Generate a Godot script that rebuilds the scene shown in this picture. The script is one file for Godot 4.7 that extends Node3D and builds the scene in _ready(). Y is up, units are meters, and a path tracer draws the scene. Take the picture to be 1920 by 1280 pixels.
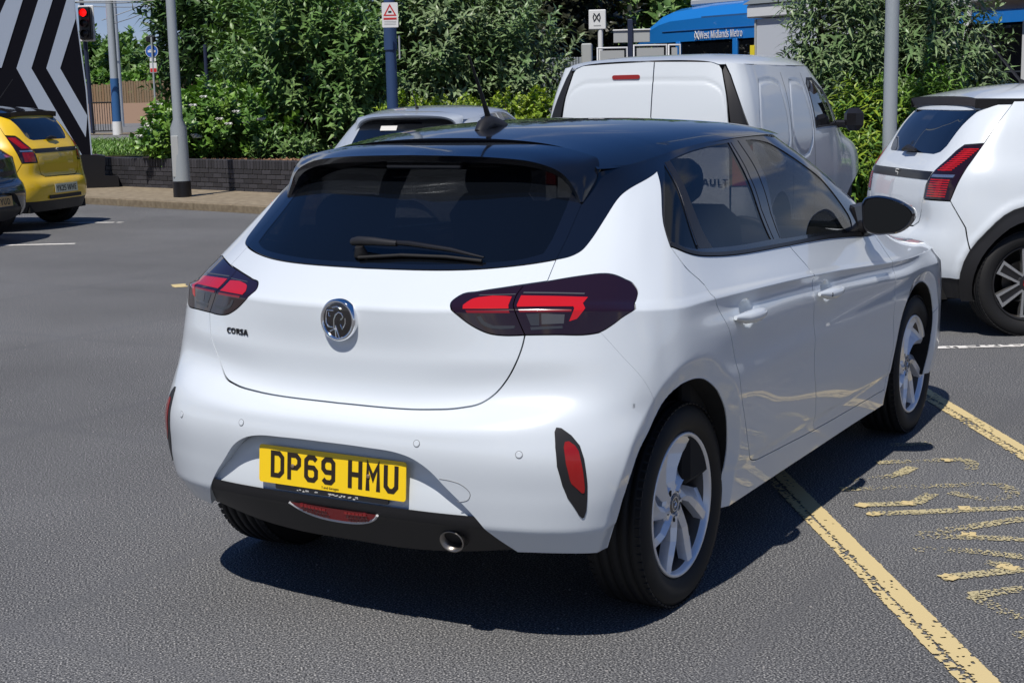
extends Node3D

func _ready() -> void:
	# camera
	var cam := Camera3D.new()
	cam.name = "camera"
	add_child(cam)
	cam.position = Vector3(2.5111, 1.5246, 3.92)
	cam.basis = Basis.from_euler(Vector3(-0.16586, 0.53091, -0.02159))
	cam.fov = 26.161
	cam.near = 0.05
	cam.far = 900.0
	# sky and exposure
	var env := Environment.new()
	env.background_mode = Environment.BG_SKY
	var sky := Sky.new()
	sky.sky_material = sky_material()
	env.sky = sky
	env.background_energy_multiplier = 0.54
	env.tonemap_mode = Environment.TONE_MAPPER_LINEAR
	env.tonemap_exposure = 0.96
	env.sdfgi_enabled = true
	env.ssao_enabled = true
	env.ssil_enabled = true
	var we := WorldEnvironment.new()
	we.name = "world"
	we.environment = env
	add_child(we)
	# sun: high, behind the camera, almost in line with the car
	var sun := DirectionalLight3D.new()
	sun.name = "sun"
	sun.light_color = Color(1.0, 0.975, 0.94)
	sun.light_energy = 1.5
	sun.light_angular_distance = 0.53
	sun.shadow_enabled = true
	add_child(sun)
	sun.look_at_from_position(Vector3.ZERO, -Vector3(0.05, 0.87, 0.49))
	materials()
	build()

func build() -> void:
	ground()
	street()
	tramway()
	corsa_panels()
	main_car()
	other_cars()
	plants()

# the sky: deep blue overhead, paler low down, with fair-weather clouds
func sky_material() -> Material:
	var w := 1024; var h := 512
	var img := Image.create(w, h, false, Image.FORMAT_RGBF)
	var f := FastNoiseLite.new()
	f.noise_type = FastNoiseLite.TYPE_SIMPLEX_SMOOTH
	f.frequency = 1.0; f.fractal_octaves = 6; f.seed = 11
	var f2 := FastNoiseLite.new()
	f2.frequency = 0.55; f2.fractal_octaves = 3; f2.seed = 4
	for y in h:
		var el := PI * (0.5 - (y + 0.5) / h)
		for x in w:
			var c := Color(0.30, 0.33, 0.36)
			if el > -0.02:
				var up := maxf(sin(el), 0.0)
				var a := TAU * (x + 0.5) / w
				var k := pow(1.0 - up, 7.0)
				c = Color(0.045, 0.165, 0.52).lerp(Color(0.80, 1.02, 1.32), k)
				# clouds lie on a flat layer overhead
				var s := 1.0 / (up + 0.13)
				var p := Vector2(cos(a), sin(a)) * cos(el) * s
				var d := f.get_noise_2d(p.x * 0.9, p.y * 0.9) * 0.62 + f2.get_noise_2d(p.x, p.y) * 0.55
				var cover := smoothstep(-0.12 + 0.75 * up, 0.16 + 0.75 * up, d)
				var lit := 1.0 - 0.45 * smoothstep(0.12, 0.5, d)
				c = c.lerp(Color(lit, lit * 1.01, lit * 1.04) * 1.05, cover * 0.92)
			img.set_pixel(x, y, c)
	var m := PanoramaSkyMaterial.new()
	m.panorama = ImageTexture.create_from_image(img)
	return m

var M := {}
func materials() -> void:
	M.paint_white = mat(.66, .715, .765, .30, 0.0, {coat = 1.0, coat_rough = .012})
	M.paint_grey = mat(.25, .26, .27, .4)
	M.paint_grey_light = mat(.55, .56, .57, .35)
	M.paint_black = mat(.004, .0045, .007, .15, 0.0, {coat = 1.0, coat_rough = .01})
	M.gloss_black = mat(.006, .006, .008, .12, 0.0, {coat = 1.0, coat_rough = .02})
	M.plastic = mat(.014, .014, .016, .5)
	M.plastic_gloss = mat(.012, .012, .014, .28)
	M.cavity = mat(.006, .006, .006, .9)
	M.rubber = mat(.0065, .0065, .007, .7)
	M.alloy = mat(.84, .85, .87, .3, .45)
	M.alloy_bright = mat(.72, .73, .74, .16, .9)
	M.alloy_dark = mat(.18, .18, .19, .25, .8)
	M.chrome = mat(.82, .83, .85, .05, 1.0)
	M.chrome_dark = mat(.10, .10, .11, .15, 1.0)
	M.badge_dark = mat(.010, .008, .009, .12, .0, {coat = 1.0})
	M.brass = mat(.45, .33, .22, .35, .8)
	M.iron = mat(.12, .11, .10, .5, .7)
	M.exhaust = mat(.26, .24, .22, .35, .9)
	M.lens_dark = mat(.016, .004, .005, .08, 0.0, {coat = 1.0})
	M.lens_red = mat(.50, .008, .006, .12, 0.0, {coat = 1.0})
	M.lens_red2 = mat(.20, .006, .006, .2, 0.0, {coat = 1.0})
	M.lens_reflex = mat(.30, .004, .004, .25, 0.0, {coat = .6})
	M.lens_fog = mat(.10, .002, .003, .1, 0.0, {coat = 1.0})
	M.lens_grey = mat(.045, .047, .055, .3, .2, {coat = .5})
	M.lens_grey2 = mat(.09, .092, .10, .35, .3, {coat = .4})
	M.glass_side = mat(.004, .007, .012, .0, 0.0, {alpha = .66})
	M.glass_front = mat(.004, .006, .006, .0, 0.0, {alpha = .55})
	M.glass_back = mat(.003, .004, .006, .0, 0.0, {alpha = .94})
	M.glass_dark = mat(.004, .005, .007, .02, 0.0, {coat = 1.0})
	M.mirror = mat(.05, .055, .06, .01, 1.0)
	M.fabric = mat(.007, .007, .008, .85)
	M.headliner = mat(.008, .008, .009, .9)
	M.plate_yellow = mat(.95, .64, .006, .35, 0.0, {coat = .5, coat_rough = .1})
	M.plate_black = mat(.022, .014, .008, .4)
	M.scuffed_white = mat(.6, .6, .58, .7)
	M.red_plain = mat(.45, .02, .02, .35)
	M.asphalt = mat(.075, .075, .078, .9)
	M.paint_van = mat(.64, .69, .73, .35, 0.0, {coat = .8, coat_rough = .05})
	M.paint_yellow = mat(.85, .55, .012, .32, 0.0, {coat = 1.0, coat_rough = .02})
	M.paint_silver = mat(.50, .55, .60, .35, .25, {coat = 1.0})
	M.paint_dark = mat(.030, .034, .042, .22, .3, {coat = 1.0})
	M.plate_pale = mat(.75, .72, .50, .4)
	M.plate_tan = mat(.55, .36, .14, .45)
	M.lens_white = mat(.6, .6, .62, .1, 0.0, {coat = 1.0})
	setting_materials()
	M.signal_red = mat(.5, .02, .02, .3)
	M.signal_red.emission_enabled = true; M.signal_red.emission = Color(1, .05, .04); M.signal_red.emission_energy_multiplier = 1.6
	M.pole_blue2 = mat(.035, .12, .30, .45)
	M.litter = mat(.28, .16, .09, .9)

# ---------------------------------------------------------------- mesh helpers
class MB:
	var v := PackedVector3Array()
	var n := PackedVector3Array()
	func tris(a: Vector3, b: Vector3, c: Vector3, na: Vector3, nb: Vector3, nc: Vector3) -> void:
		if (b - a).cross(c - a).dot(na + nb + nc) > 0.0:
			v.append(a); v.append(c); v.append(b)
			n.append(na); n.append(nc); n.append(nb)
		else:
			v.append(a); v.append(b); v.append(c)
			n.append(na); n.append(nb); n.append(nc)
	func tri(a: Vector3, b: Vector3, c: Vector3) -> void:  # front seen when a,b,c run clockwise
		var k := (c - a).cross(b - a).normalized()
		v.append(a); v.append(b); v.append(c)
		n.append(k); n.append(k); n.append(k)
	func quad(a: Vector3, b: Vector3, c: Vector3, d: Vector3) -> void:
		tri(a, b, c); tri(a, c, d)
	func quadn(a: Vector3, b: Vector3, c: Vector3, d: Vector3, k: Vector3) -> void:
		tris(a, b, c, k, k, k); tris(a, c, d, k, k, k)
	func box(c: Vector3, s: Vector3, bs := Basis.IDENTITY, bev := 0.0) -> void:
		# bevelled box: three slabs' faces plus chamfers
		var h := s * 0.5
		var e := minf(bev, minf(h.x, minf(h.y, h.z)) * 0.9)
		for ax in 3:
			for sg in [-1.0, 1.0]:
				var u := (ax + 1) % 3
				var w := (ax + 2) % 3
				var o := Vector3.ZERO; o[ax] = sg * h[ax]
				var du := Vector3.ZERO; du[u] = h[u] - e
				var dw := Vector3.ZERO; dw[w] = h[w] - e
				var k := Vector3.ZERO; k[ax] = sg
				quadn(c + bs * (o - du - dw), c + bs * (o + du - dw), c + bs * (o + du + dw), c + bs * (o - du + dw), bs * k)
		if e > 0.0:
			for ax in 3:
				var u := (ax + 1) % 3
				var w := (ax + 2) % 3
				for su in [-1.0, 1.0]:
					for sw in [-1.0, 1.0]:
						var p1 := Vector3.ZERO; p1[u] = su * h[u]; p1[w] = sw * (h[w] - e)
						var p2 := Vector3.ZERO; p2[u] = su * (h[u] - e); p2[w] = sw * h[w]
						var l := Vector3.ZERO; l[ax] = h[ax] - e
						var k := Vector3.ZERO; k[u] = su; k[w] = sw
						quadn(c + bs * (p1 - l), c + bs * (p1 + l), c + bs * (p2 + l), c + bs * (p2 - l), bs * k.normalized())
			for sx in [-1.0, 1.0]:
				for sy in [-1.0, 1.0]:
					for sz in [-1.0, 1.0]:
						var k := Vector3(sx, sy, sz).normalized()
						tris(c + bs * Vector3(sx * h.x, sy * (h.y - e), sz * (h.z - e)), c + bs * Vector3(sx * (h.x - e), sy * h.y, sz * (h.z - e)), c + bs * Vector3(sx * (h.x - e), sy * (h.y - e), sz * h.z), bs * k, bs * k, bs * k)
	func tube(pts: Array, r, seg := 8, caps := true) -> void:  # r: a number or one per point
		var rings := []
		var nrm := []
		var side := Vector3.ZERO
		for i in pts.size():
			var t: Vector3
			if i == 0: t = pts[1] - pts[0]
			elif i == pts.size() - 1: t = pts[i] - pts[i - 1]
			else: t = (pts[i + 1] - pts[i]).normalized() + (pts[i] - pts[i - 1]).normalized()
			t = t.normalized()
			if side == Vector3.ZERO:
				side = t.cross(Vector3.UP if absf(t.y) < 0.9 else Vector3.RIGHT).normalized()
			else:
				side = (side - t * side.dot(t)).normalized()
			var up := side.cross(t)
			var rr: float = r[i] if r is Array else r
			var ring := []
			var rn := []
			for k in seg:
				var a := TAU * k / seg
				var d := side * cos(a) + up * sin(a)
				ring.append(pts[i] + d * rr); rn.append(d)
			rings.append(ring); nrm.append(rn)
		for i in pts.size() - 1:
			for k in seg:
				var k2 := (k + 1) % seg
				tris(rings[i][k], rings[i + 1][k], rings[i + 1][k2], nrm[i][k], nrm[i + 1][k], nrm[i + 1][k2])
				tris(rings[i][k], rings[i + 1][k2], rings[i][k2], nrm[i][k], nrm[i + 1][k2], nrm[i][k2])
		if caps:
			for e in [0, pts.size() - 1]:
				var d: Vector3 = (pts[0] - pts[1]).normalized() if e == 0 else (pts[e] - pts[e - 1]).normalized()
				for k in range(1, seg - 1):
					tris(rings[e][0], rings[e][k], rings[e][k + 1], d, d, d)
	func lathe(prof: Array, xf: Transform3D, seg := 32, smooth := false) -> void:
		# profile of (radius, height) pairs turned about the local y axis
		var m := prof.size()
		var sn := []
		for i in m - 1:
			var d: Vector2 = prof[i + 1] - prof[i]
			sn.append(Vector2(d.y, -d.x).normalized())
		for i in m - 1:
			var n0: Vector2 = sn[i]
			var n1: Vector2 = sn[i]
			if smooth:
				if i > 0: n0 = (sn[i] + sn[i - 1]).normalized()
				if i < m - 2: n1 = (sn[i] + sn[i + 1]).normalized()
			for k in seg:
				var a := TAU * k / seg
				var b := TAU * (k + 1) / seg
				var ca := Vector2(cos(a), sin(a))
				var cb := Vector2(cos(b), sin(b))
				var p: Vector2 = prof[i]
				var q: Vector2 = prof[i + 1]
				var A := xf * Vector3(ca.x * p.x, p.y, ca.y * p.x)
				var B := xf * Vector3(cb.x * p.x, p.y, cb.y * p.x)
				var C := xf * Vector3(cb.x * q.x, q.y, cb.y * q.x)
				var D := xf * Vector3(ca.x * q.x, q.y, ca.y * q.x)
				var bs := xf.basis
				var nA := bs * Vector3(ca.x * n0.x, n0.y, ca.y * n0.x)
				var nB := bs * Vector3(cb.x * n0.x, n0.y, cb.y * n0.x)
				var nC := bs * Vector3(cb.x * n1.x, n1.y, cb.y * n1.x)
				var nD := bs * Vector3(ca.x * n1.x, n1.y, ca.y * n1.x)
				if p.x > 1e-6: tris(A, B, C, nA, nB, nC)
				if q.x > 1e-6: tris(A, C, D, nA, nC, nD)
	func prism(poly: PackedVector2Array, depth: float, xf := Transform3D.IDENTITY, back := true) -> void:
		# polygon in local xy, front face at z = depth, back at z = 0
		var ids := Geometry2D.triangulate_polygon(poly)
		var fz := xf.basis.z.normalized()
		for i in range(0, ids.size(), 3):
			var a := poly[ids[i]]; var b := poly[ids[i + 1]]; var c := poly[ids[i + 2]]
			tris(xf * Vector3(a.x, a.y, depth), xf * Vector3(b.x, b.y, depth), xf * Vector3(c.x, c.y, depth), fz, fz, fz)
			if back: tris(xf * Vector3(a.x, a.y, 0), xf * Vector3(b.x, b.y, 0), xf * Vector3(c.x, c.y, 0), -fz, -fz, -fz)
		var cw := 1.0 if Geometry2D.is_polygon_clockwise(poly) else -1.0
		for i in poly.size():
			var a := poly[i]; var b := poly[(i + 1) % poly.size()]
			var d := (b - a)
			var k := (xf.basis * Vector3(-d.y, d.x, 0)).normalized() * cw
			quadn(xf * Vector3(a.x, a.y, 0), xf * Vector3(b.x, b.y, 0), xf * Vector3(b.x, b.y, depth), xf * Vector3(a.x, a.y, depth), k)
	func add(o: MB, mirror := false) -> void:
		if not mirror:
			v.append_array(o.v); n.append_array(o.n); return
		for i in range(0, o.v.size(), 3):
			for k in [0, 2, 1]:
				var p := o.v[i + k]; var q := o.n[i + k]
				v.append(Vector3(-p.x, p.y, p.z)); n.append(Vector3(-q.x, q.y, q.z))
	func mesh() -> ArrayMesh:
		var a := []
		a.resize(Mesh.ARRAY_MAX)
		a[Mesh.ARRAY_VERTEX] = v
		a[Mesh.ARRAY_NORMAL] = n
		var m := ArrayMesh.new()
		m.add_surface_from_arrays(Mesh.PRIMITIVE_TRIANGLES, a)
		return m

# smooth sheet over rows of stations: S(u, v)
class Surf:
	var us: Array
	var vs := []
	var du: float
	var dv: float
	var nu: int
	var nv: int
	var u0: float
	var v0: float
	var G := PackedVector3Array()
	var N := PackedVector3Array()
	static func herm(t: Array, p: Array, q: float) -> Vector3:
		var m := t.size()
		var k := 0
		while k < m - 2 and q >= t[k + 1]: k += 1
		var h: float = t[k + 1] - t[k]
		var s: float = (q - t[k]) / h
		var d: Vector3 = (p[k + 1] - p[k]) / h
		var m0 := d
		var m1 := d
		# a very short step between two rows is a crease: no smoothing across it
		if k > 0 and t[k] - t[k - 1] > 0.03 and h > 0.03:
			var hp: float = t[k] - t[k - 1]
			m0 = ((p[k] - p[k - 1]) / hp * h + d * hp) / (h + hp)
		if k < m - 2 and t[k + 2] - t[k + 1] > 0.03 and h > 0.03:
			var hn: float = t[k + 2] - t[k + 1]
			m1 = (d * hn + (p[k + 2] - p[k + 1]) / hn * h) / (h + hn)
		var s2 := s * s
		var s3 := s2 * s
		return (2.0 * s3 - 3.0 * s2 + 1.0) * p[k] + (s3 - 2.0 * s2 + s) * h * m0 + (3.0 * s2 - 2.0 * s3) * p[k + 1] + (s3 - s2) * h * m1
	func _init(U: Array, R: Array, step_u: float, step_v: float) -> void:
		us = U; du = step_u; dv = step_v
		u0 = U[0]; v0 = R[0][0]
		nu = int(ceil((U[-1] - u0) / du - 0.001)); nv = int(ceil((R[-1][0] - v0) / dv - 0.001))
		var rows := []
		for r in R:
			vs.append(r[0])
			var p := []
			for i in U.size(): p.append(Vector3(r[1][i], r[2][i], r[3][i]))
			rows.append(p)
		for i in nu + 1:
			var q := minf(u0 + i * du, U[-1])
			var col := []
			for p in rows: col.append(herm(U, p, q))
			for j in nv + 1:
				G.append(herm(vs, col, minf(v0 + j * dv, R[-1][0])))
		normals()
	func normals() -> void:
		N.clear()
		for i in nu + 1:
			for j in nv + 1:
				var a := G[maxi(i - 1, 0) * (nv + 1) + j]
				var b := G[mini(i + 1, nu) * (nv + 1) + j]
				if i == 0: a = Vector3(-b.x, b.y, b.z)
				if i == nu: b = Vector3(-a.x, a.y, a.z)
				var c := G[i * (nv + 1) + maxi(j - 1, 0)]
				var d := G[i * (nv + 1) + mini(j + 1, nv)]
				N.append((d - c).cross(b - a).normalized() * -1.0)
		# make the normals point out of the car
		if N[nv / 2].z < 0.0:
			for i in N.size(): N[i] = -N[i]
	func dent(curve: PackedVector2Array, width: float, depth: float) -> void:
		# turn a band beside a curve inwards, as the rolled lip of a wheel arch
		var lo := curve[0]; var hi := curve[0]
		for p in curve: lo = lo.min(p); hi = hi.max(p)
		for i in range(maxi(int((lo.x - width - u0) / du), 0), mini(int((hi.x + width - u0) / du) + 2, nu + 1)):
			for j in range(maxi(int((lo.y - width - v0) / dv), 0), mini(int((hi.y + width - v0) / dv) + 2, nv + 1)):
				var q := Vector2(u0 + i * du, v0 + j * dv)
				var d := 1e9
				for k in curve.size() - 1:
					d = minf(d, q.distance_to(Geometry2D.get_closest_point_to_segment(q, curve[k], curve[k + 1])))
				if d < width:
					G[i * (nv + 1) + j] -= N[i * (nv + 1) + j] * depth * (1.0 - d / width)
	func cup(c: Vector2, ru: float, rv: float, depth: float) -> void:
		for i in range(int((c.x - ru - u0) / du), int((c.x + ru - u0) / du) + 2):
			for j in range(int((c.y - rv - v0) / dv), int((c.y + rv - v0) / dv) + 2):
				var d := Vector2((u0 + i * du - c.x) / ru, (v0 + j * dv - c.y) / rv).length()
				if d < 1.0: G[i * (nv + 1) + j] -= N[i * (nv + 1) + j] * depth * (1.0 - d * d)
	func at(u: float, v: float) -> Vector3:
		return lerp4(G, u, v)
	func nrm(u: float, v: float) -> Vector3:
		return lerp4(N, u, v).normalized()
	func lerp4(A: PackedVector3Array, u: float, v: float) -> Vector3:
		var x := clampf((u - u0) / du, 0.0, nu - 0.0001)
		var y := clampf((v - v0) / dv, 0.0, nv - 0.0001)
		var i := int(x); var j := int(y)
		var s := x - i; var t := y - j
		var k := i * (nv + 1) + j
		return A[k].lerp(A[k + nv + 1], s).lerp(A[k + 1].lerp(A[k + nv + 2], s), t)

static func pv(a: Array) -> PackedVector2Array:
	var o := PackedVector2Array()
	for i in range(0, a.size(), 2): o.append(Vector2(a[i], a[i + 1]))
	return o
# open curve smoothed through its points
static func cv(a: Array, sub := 5) -> PackedVector2Array:
	var p := pv(a)
	var o := PackedVector2Array()
	for i in p.size() - 1:
		var p0 := p[maxi(i - 1, 0)]; var p3 := p[mini(i + 2, p.size() - 1)]
		for k in sub:
			o.append(p[i].cubic_interpolate_in_time(p[i + 1], p0, p3, float(k) / sub, p[i].distance_to(p[i + 1]), -p0.distance_to(p[i]) if i > 0 else -0.01, p[i].distance_to(p[i + 1]) + (p[i + 1].distance_to(p3) if i < p.size() - 2 else 0.01)))
	o.append(p[-1])
	return o
static func rv(a: PackedVector2Array) -> PackedVector2Array:
	var o := a.duplicate(); o.reverse(); return o
static func cut(a: PackedVector2Array, i0: int, i1: int) -> PackedVector2Array:
	return a.slice(i0, i1)
static func joined(list: Array) -> PackedVector2Array:
	var o := PackedVector2Array()
	for a in list:
		for p in a:
			if o.is_empty() or o[-1].distance_to(p) > 0.0004: o.append(p)
	if o[0].distance_to(o[-1]) < 0.0004: o.remove_at(o.size() - 1)
	return o
static func near(a: PackedVector2Array, p: Vector2) -> int:
	var b := 0
	for i in a.size():
		if a[i].distance_squared_to(p) < a[b].distance_squared_to(p): b = i
	return b

# one panel cut out of a sheet by an outline in (u, v), with edges turned inwards
static func pan(S: Surf, outline: PackedVector2Array, o := {}) -> MB:
	var mb := MB.new()
	var gap: float = o.get("gap", 0.0)
	var off: float = o.get("off", 0.0)
	var fl: float = o.get("fl", 0.0)
	var holes: Array = o.get("holes", [])
	var disp = o.get("disp")
	var polys := [outline]
	if gap != 0.0:
		polys = Geometry2D.offset_polygon(outline, -gap, Geometry2D.JOIN_ROUND)
	var pt := func(u: float, v: float) -> Array:
		var p := S.at(u, v); var k := S.nrm(u, v)
		if disp != null:
			p += disp.call(u, v)
			var a: Vector3 = S.at(u + 0.006, v) + disp.call(u + 0.006, v)
			var b: Vector3 = S.at(u, v + 0.006) + disp.call(u, v + 0.006)
			var kk := (a - p).cross(b - p).normalized()
			k = kk if kk.dot(k) > 0 else -kk
		return [p + k * off, k]
	for poly: PackedVector2Array in polys:
		var lo := poly[0]; var hi := poly[0]
		for p in poly: lo = lo.min(p); hi = hi.max(p)
		var i0 := maxi(int((lo.x - S.u0) / S.du), 0); var i1 := mini(int((hi.x - S.u0) / S.du), S.nu - 1)
		var j0 := maxi(int((lo.y - S.v0) / S.dv), 0); var j1 := mini(int((hi.y - S.v0) / S.dv), S.nv - 1)
		var marked := {}
		for ring in [poly] + holes:
			for i in ring.size():
				var a: Vector2 = ring[i]; var b: Vector2 = ring[(i + 1) % ring.size()]
				var steps := int(ceil(a.distance_to(b) / (minf(S.du, S.dv) * 0.2))) + 1
				for k in steps + 1:
					var p := a.lerp(b, float(k) / steps)
					marked[Vector2i(int(floor((p.x - S.u0) / S.du)), int(floor((p.y - S.v0) / S.dv)))] = true
		for i in range(i0, i1 + 1):
			for j in range(j0, j1 + 1):
				var a := Vector2(S.u0 + i * S.du, S.v0 + j * S.dv)
				var b := a + Vector2(S.du, S.dv)
				var c := (a + b) * 0.5
				if not marked.has(Vector2i(i, j)):
					if not Geometry2D.is_point_in_polygon(c, poly): continue
					var skip := false
					for h in holes:
						if Geometry2D.is_point_in_polygon(c, h): skip = true
					if skip: continue
					var q := []
					if off == 0.0 and not disp != null:
						var g := i * (S.nv + 1) + j
						for id in [g, g + S.nv + 1, g + S.nv + 2, g + 1]: q.append([S.G[id], S.N[id]])
					else:
						for p in [a, Vector2(b.x, a.y), b, Vector2(a.x, b.y)]: q.append(pt.call(p.x, p.y))
					mb.tris(q[0][0], q[1][0], q[2][0], q[0][1], q[1][1], q[2][1])
					mb.tris(q[0][0], q[2][0], q[3][0], q[0][1], q[2][1], q[3][1])
				else:
					var cell := PackedVector2Array([a, Vector2(b.x, a.y), b, Vector2(a.x, b.y)])
					var bits: Array = []
					bits.append_array(Geometry2D.intersect_polygons(cell, poly))
					for h in holes:
						var nb := []
						for x in bits: nb.append_array(Geometry2D.clip_polygons(x, h))
						bits = nb
					for x: PackedVector2Array in bits:
						if Geometry2D.is_polygon_clockwise(x) and bits.size() > 1: continue
						var ids := Geometry2D.triangulate_polygon(x)
						var q := []
						for p in x: q.append(pt.call(p.x, p.y))
						for k in range(0, ids.size(), 3):
							var A = q[ids[k]]; var B = q[ids[k + 1]]; var C = q[ids[k + 2]]
							mb.tris(A[0], B[0], C[0], A[1], B[1], C[1])
		if fl > 0.0:
			for ring in [poly] + holes:
				for i in ring.size():
					var a: Vector2 = ring[i]; var b: Vector2 = ring[(i + 1) % ring.size()]
					if a.x < S.u0 + 0.001 and b.x < S.u0 + 0.001: continue
					if a.x > S.us[-1] - 0.001 and b.x > S.us[-1] - 0.001: continue
					var steps := int(ceil(a.distance_to(b) / 0.015))
					var outside: bool = ring != poly
					for k in steps:
						var A = pt.call(maxf(a.lerp(b, float(k) / steps).x, S.u0), a.lerp(b, float(k) / steps).y)
						var B = pt.call(maxf(a.lerp(b, float(k + 1) / steps).x, S.u0), a.lerp(b, float(k + 1) / steps).y)
						var mid := a.lerp(b, (k + 0.5) / steps)
						var skip: bool = outside and not Geometry2D.is_point_in_polygon(mid, poly)
						if not outside:
							for h in holes:
								if Geometry2D.is_point_in_polygon(mid, h): skip = true
						if skip: continue
						var t: Vector3 = (B[0] - A[0])
						if t.length() < 1e-5: continue
						var k2: Vector3 = t.cross(A[1]).normalized()
						mb.quadn(A[0], B[0], B[0] - B[1] * fl, A[0] - A[1] * fl, k2)
	if o.get("mir", false):
		var r := MB.new(); r.add(mb, true); return r
	if o.get("sym", false):
		var r := MB.new(); r.add(mb); r.add(mb, true); return r
	return mb

# ---------------------------------------------------------------- nodes
var taken := {}
func named(s: String) -> String:
	taken[s] = taken.get(s, -1) + 1
	return s if taken[s] == 0 else "%s_%03d" % [s, taken[s]]
func thing(called: String, label: String, category: String, at := Vector3.ZERO, turn := 0.0, group := "") -> Node3D:
	var o := Node3D.new()
	o.name = named(called); add_child(o)
	o.position = at; o.rotation.y = turn
	tag(o, label, category, group)
	return o
func tag(o: Node, label: String, category: String, group := "", kind := "") -> void:
	if label: o.set_meta("label", label)
	if category: o.set_meta("category", category)
	if group: o.set_meta("group", group)
	if kind: o.set_meta("kind", kind)
func part(called: String, m, mat: Material, parent: Node, xf := Transform3D.IDENTITY) -> MeshInstance3D:
	var o := MeshInstance3D.new()
	o.name = named(called) if parent == self else called
	o.mesh = m.mesh() if m is MB else m
	o.material_override = mat
	o.transform = xf
	o.cast_shadow = GeometryInstance3D.SHADOW_CASTING_SETTING_ON
	parent.add_child(o, true)
	return o
func structure(called: String, m, mat: Material, kind := "structure") -> MeshInstance3D:
	var o := part(called, m, mat, self)
	o.set_meta("kind", kind)
	return o
static func boxm(c: Vector3, s: Vector3, bev := 0.0, bs := Basis.IDENTITY) -> MB:
	var b := MB.new(); b.box(c, s, bs, bev); return b
static func tubem(pts: Array, r, seg := 8) -> MB:
	var b := MB.new(); b.tube(pts, r, seg); return b
func text(s: String, h: float, depth: float, font_name := "Droid Sans", weight := 700) -> TextMesh:
	var t := TextMesh.new()
	var f := SystemFont.new()
	f.font_names = PackedStringArray([font_name]); f.font_weight = weight
	t.font = f; t.text = s; t.font_size = 64; t.pixel_size = h / 46.0; t.depth = depth
	t.curve_step = 2.0
	return t

# ---------------------------------------------------------------- materials
static func lin(r: float, g: float, b: float, a := 1.0) -> Color:
	var c := Color(r, g, b).linear_to_srgb(); c.a = a; return c
func mat(r: float, g: float, b: float, rough := 0.6, metal := 0.0, o := {}) -> StandardMaterial3D:
	var m := StandardMaterial3D.new()
	m.albedo_color = lin(r, g, b)
	m.roughness = rough; m.metallic = metal
	m.cull_mode = BaseMaterial3D.CULL_DISABLED
	if o.has("coat"):
		m.clearcoat_enabled = true; m.clearcoat = o.coat; m.clearcoat_roughness = o.get("coat_rough", 0.02)
	if o.has("alpha"):
		m.albedo_color.a = o.alpha; m.transparency = BaseMaterial3D.TRANSPARENCY_ALPHA
	if o.has("tex"):
		m.albedo_texture = o.tex; m.uv1_triplanar = true; m.uv1_world_triplanar = o.get("world", true)
		m.uv1_scale = Vector3.ONE * o.get("scale", 1.0)
	if o.has("bump"):
		m.heightmap_enabled = true; m.heightmap_texture = o.bump; m.heightmap_scale = o.get("bump_scale", 1.0)
		m.uv1_triplanar = true; m.uv1_world_triplanar = o.get("world", true)
		m.uv1_scale = Vector3.ONE * o.get("scale", 1.0)
	if o.has("back"):
		m.backlight_enabled = true; m.backlight = o.back
	if o.has("spec"): m.metallic_specular = o.spec
	if o.has("vc"): m.vertex_color_use_as_albedo = true
	return m
func noise_tex(size: int, freq: float, c0: Color, c1: Color, seed_: int, oct := 4, type := FastNoiseLite.TYPE_SIMPLEX_SMOOTH, ramp_pts := []) -> NoiseTexture2D:
	var t := NoiseTexture2D.new()
	t.width = size; t.height = size; t.seamless = true
	var f := FastNoiseLite.new()
	f.noise_type = type; f.frequency = freq; f.fractal_octaves = oct; f.seed = seed_
	t.noise = f
	var g := Gradient.new()
	if ramp_pts.is_empty():
		g.offsets = PackedFloat32Array([0.2, 0.8]); g.colors = PackedColorArray([c0, c1])
	else:
		var of := PackedFloat32Array(); var cs := PackedColorArray()
		for p in ramp_pts: of.append(p[0]); cs.append(p[1])
		g.offsets = of; g.colors = cs
	t.color_ramp = g
	return t
const CR_U=[0,0.2,0.4,0.55,0.67,0.78,0.88,0.98,1.1,1.3,1.5,1.8,2.2,2.7,3.2,3.6,4,4.3,4.55,4.8,5.05,5.3,5.55]
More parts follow.
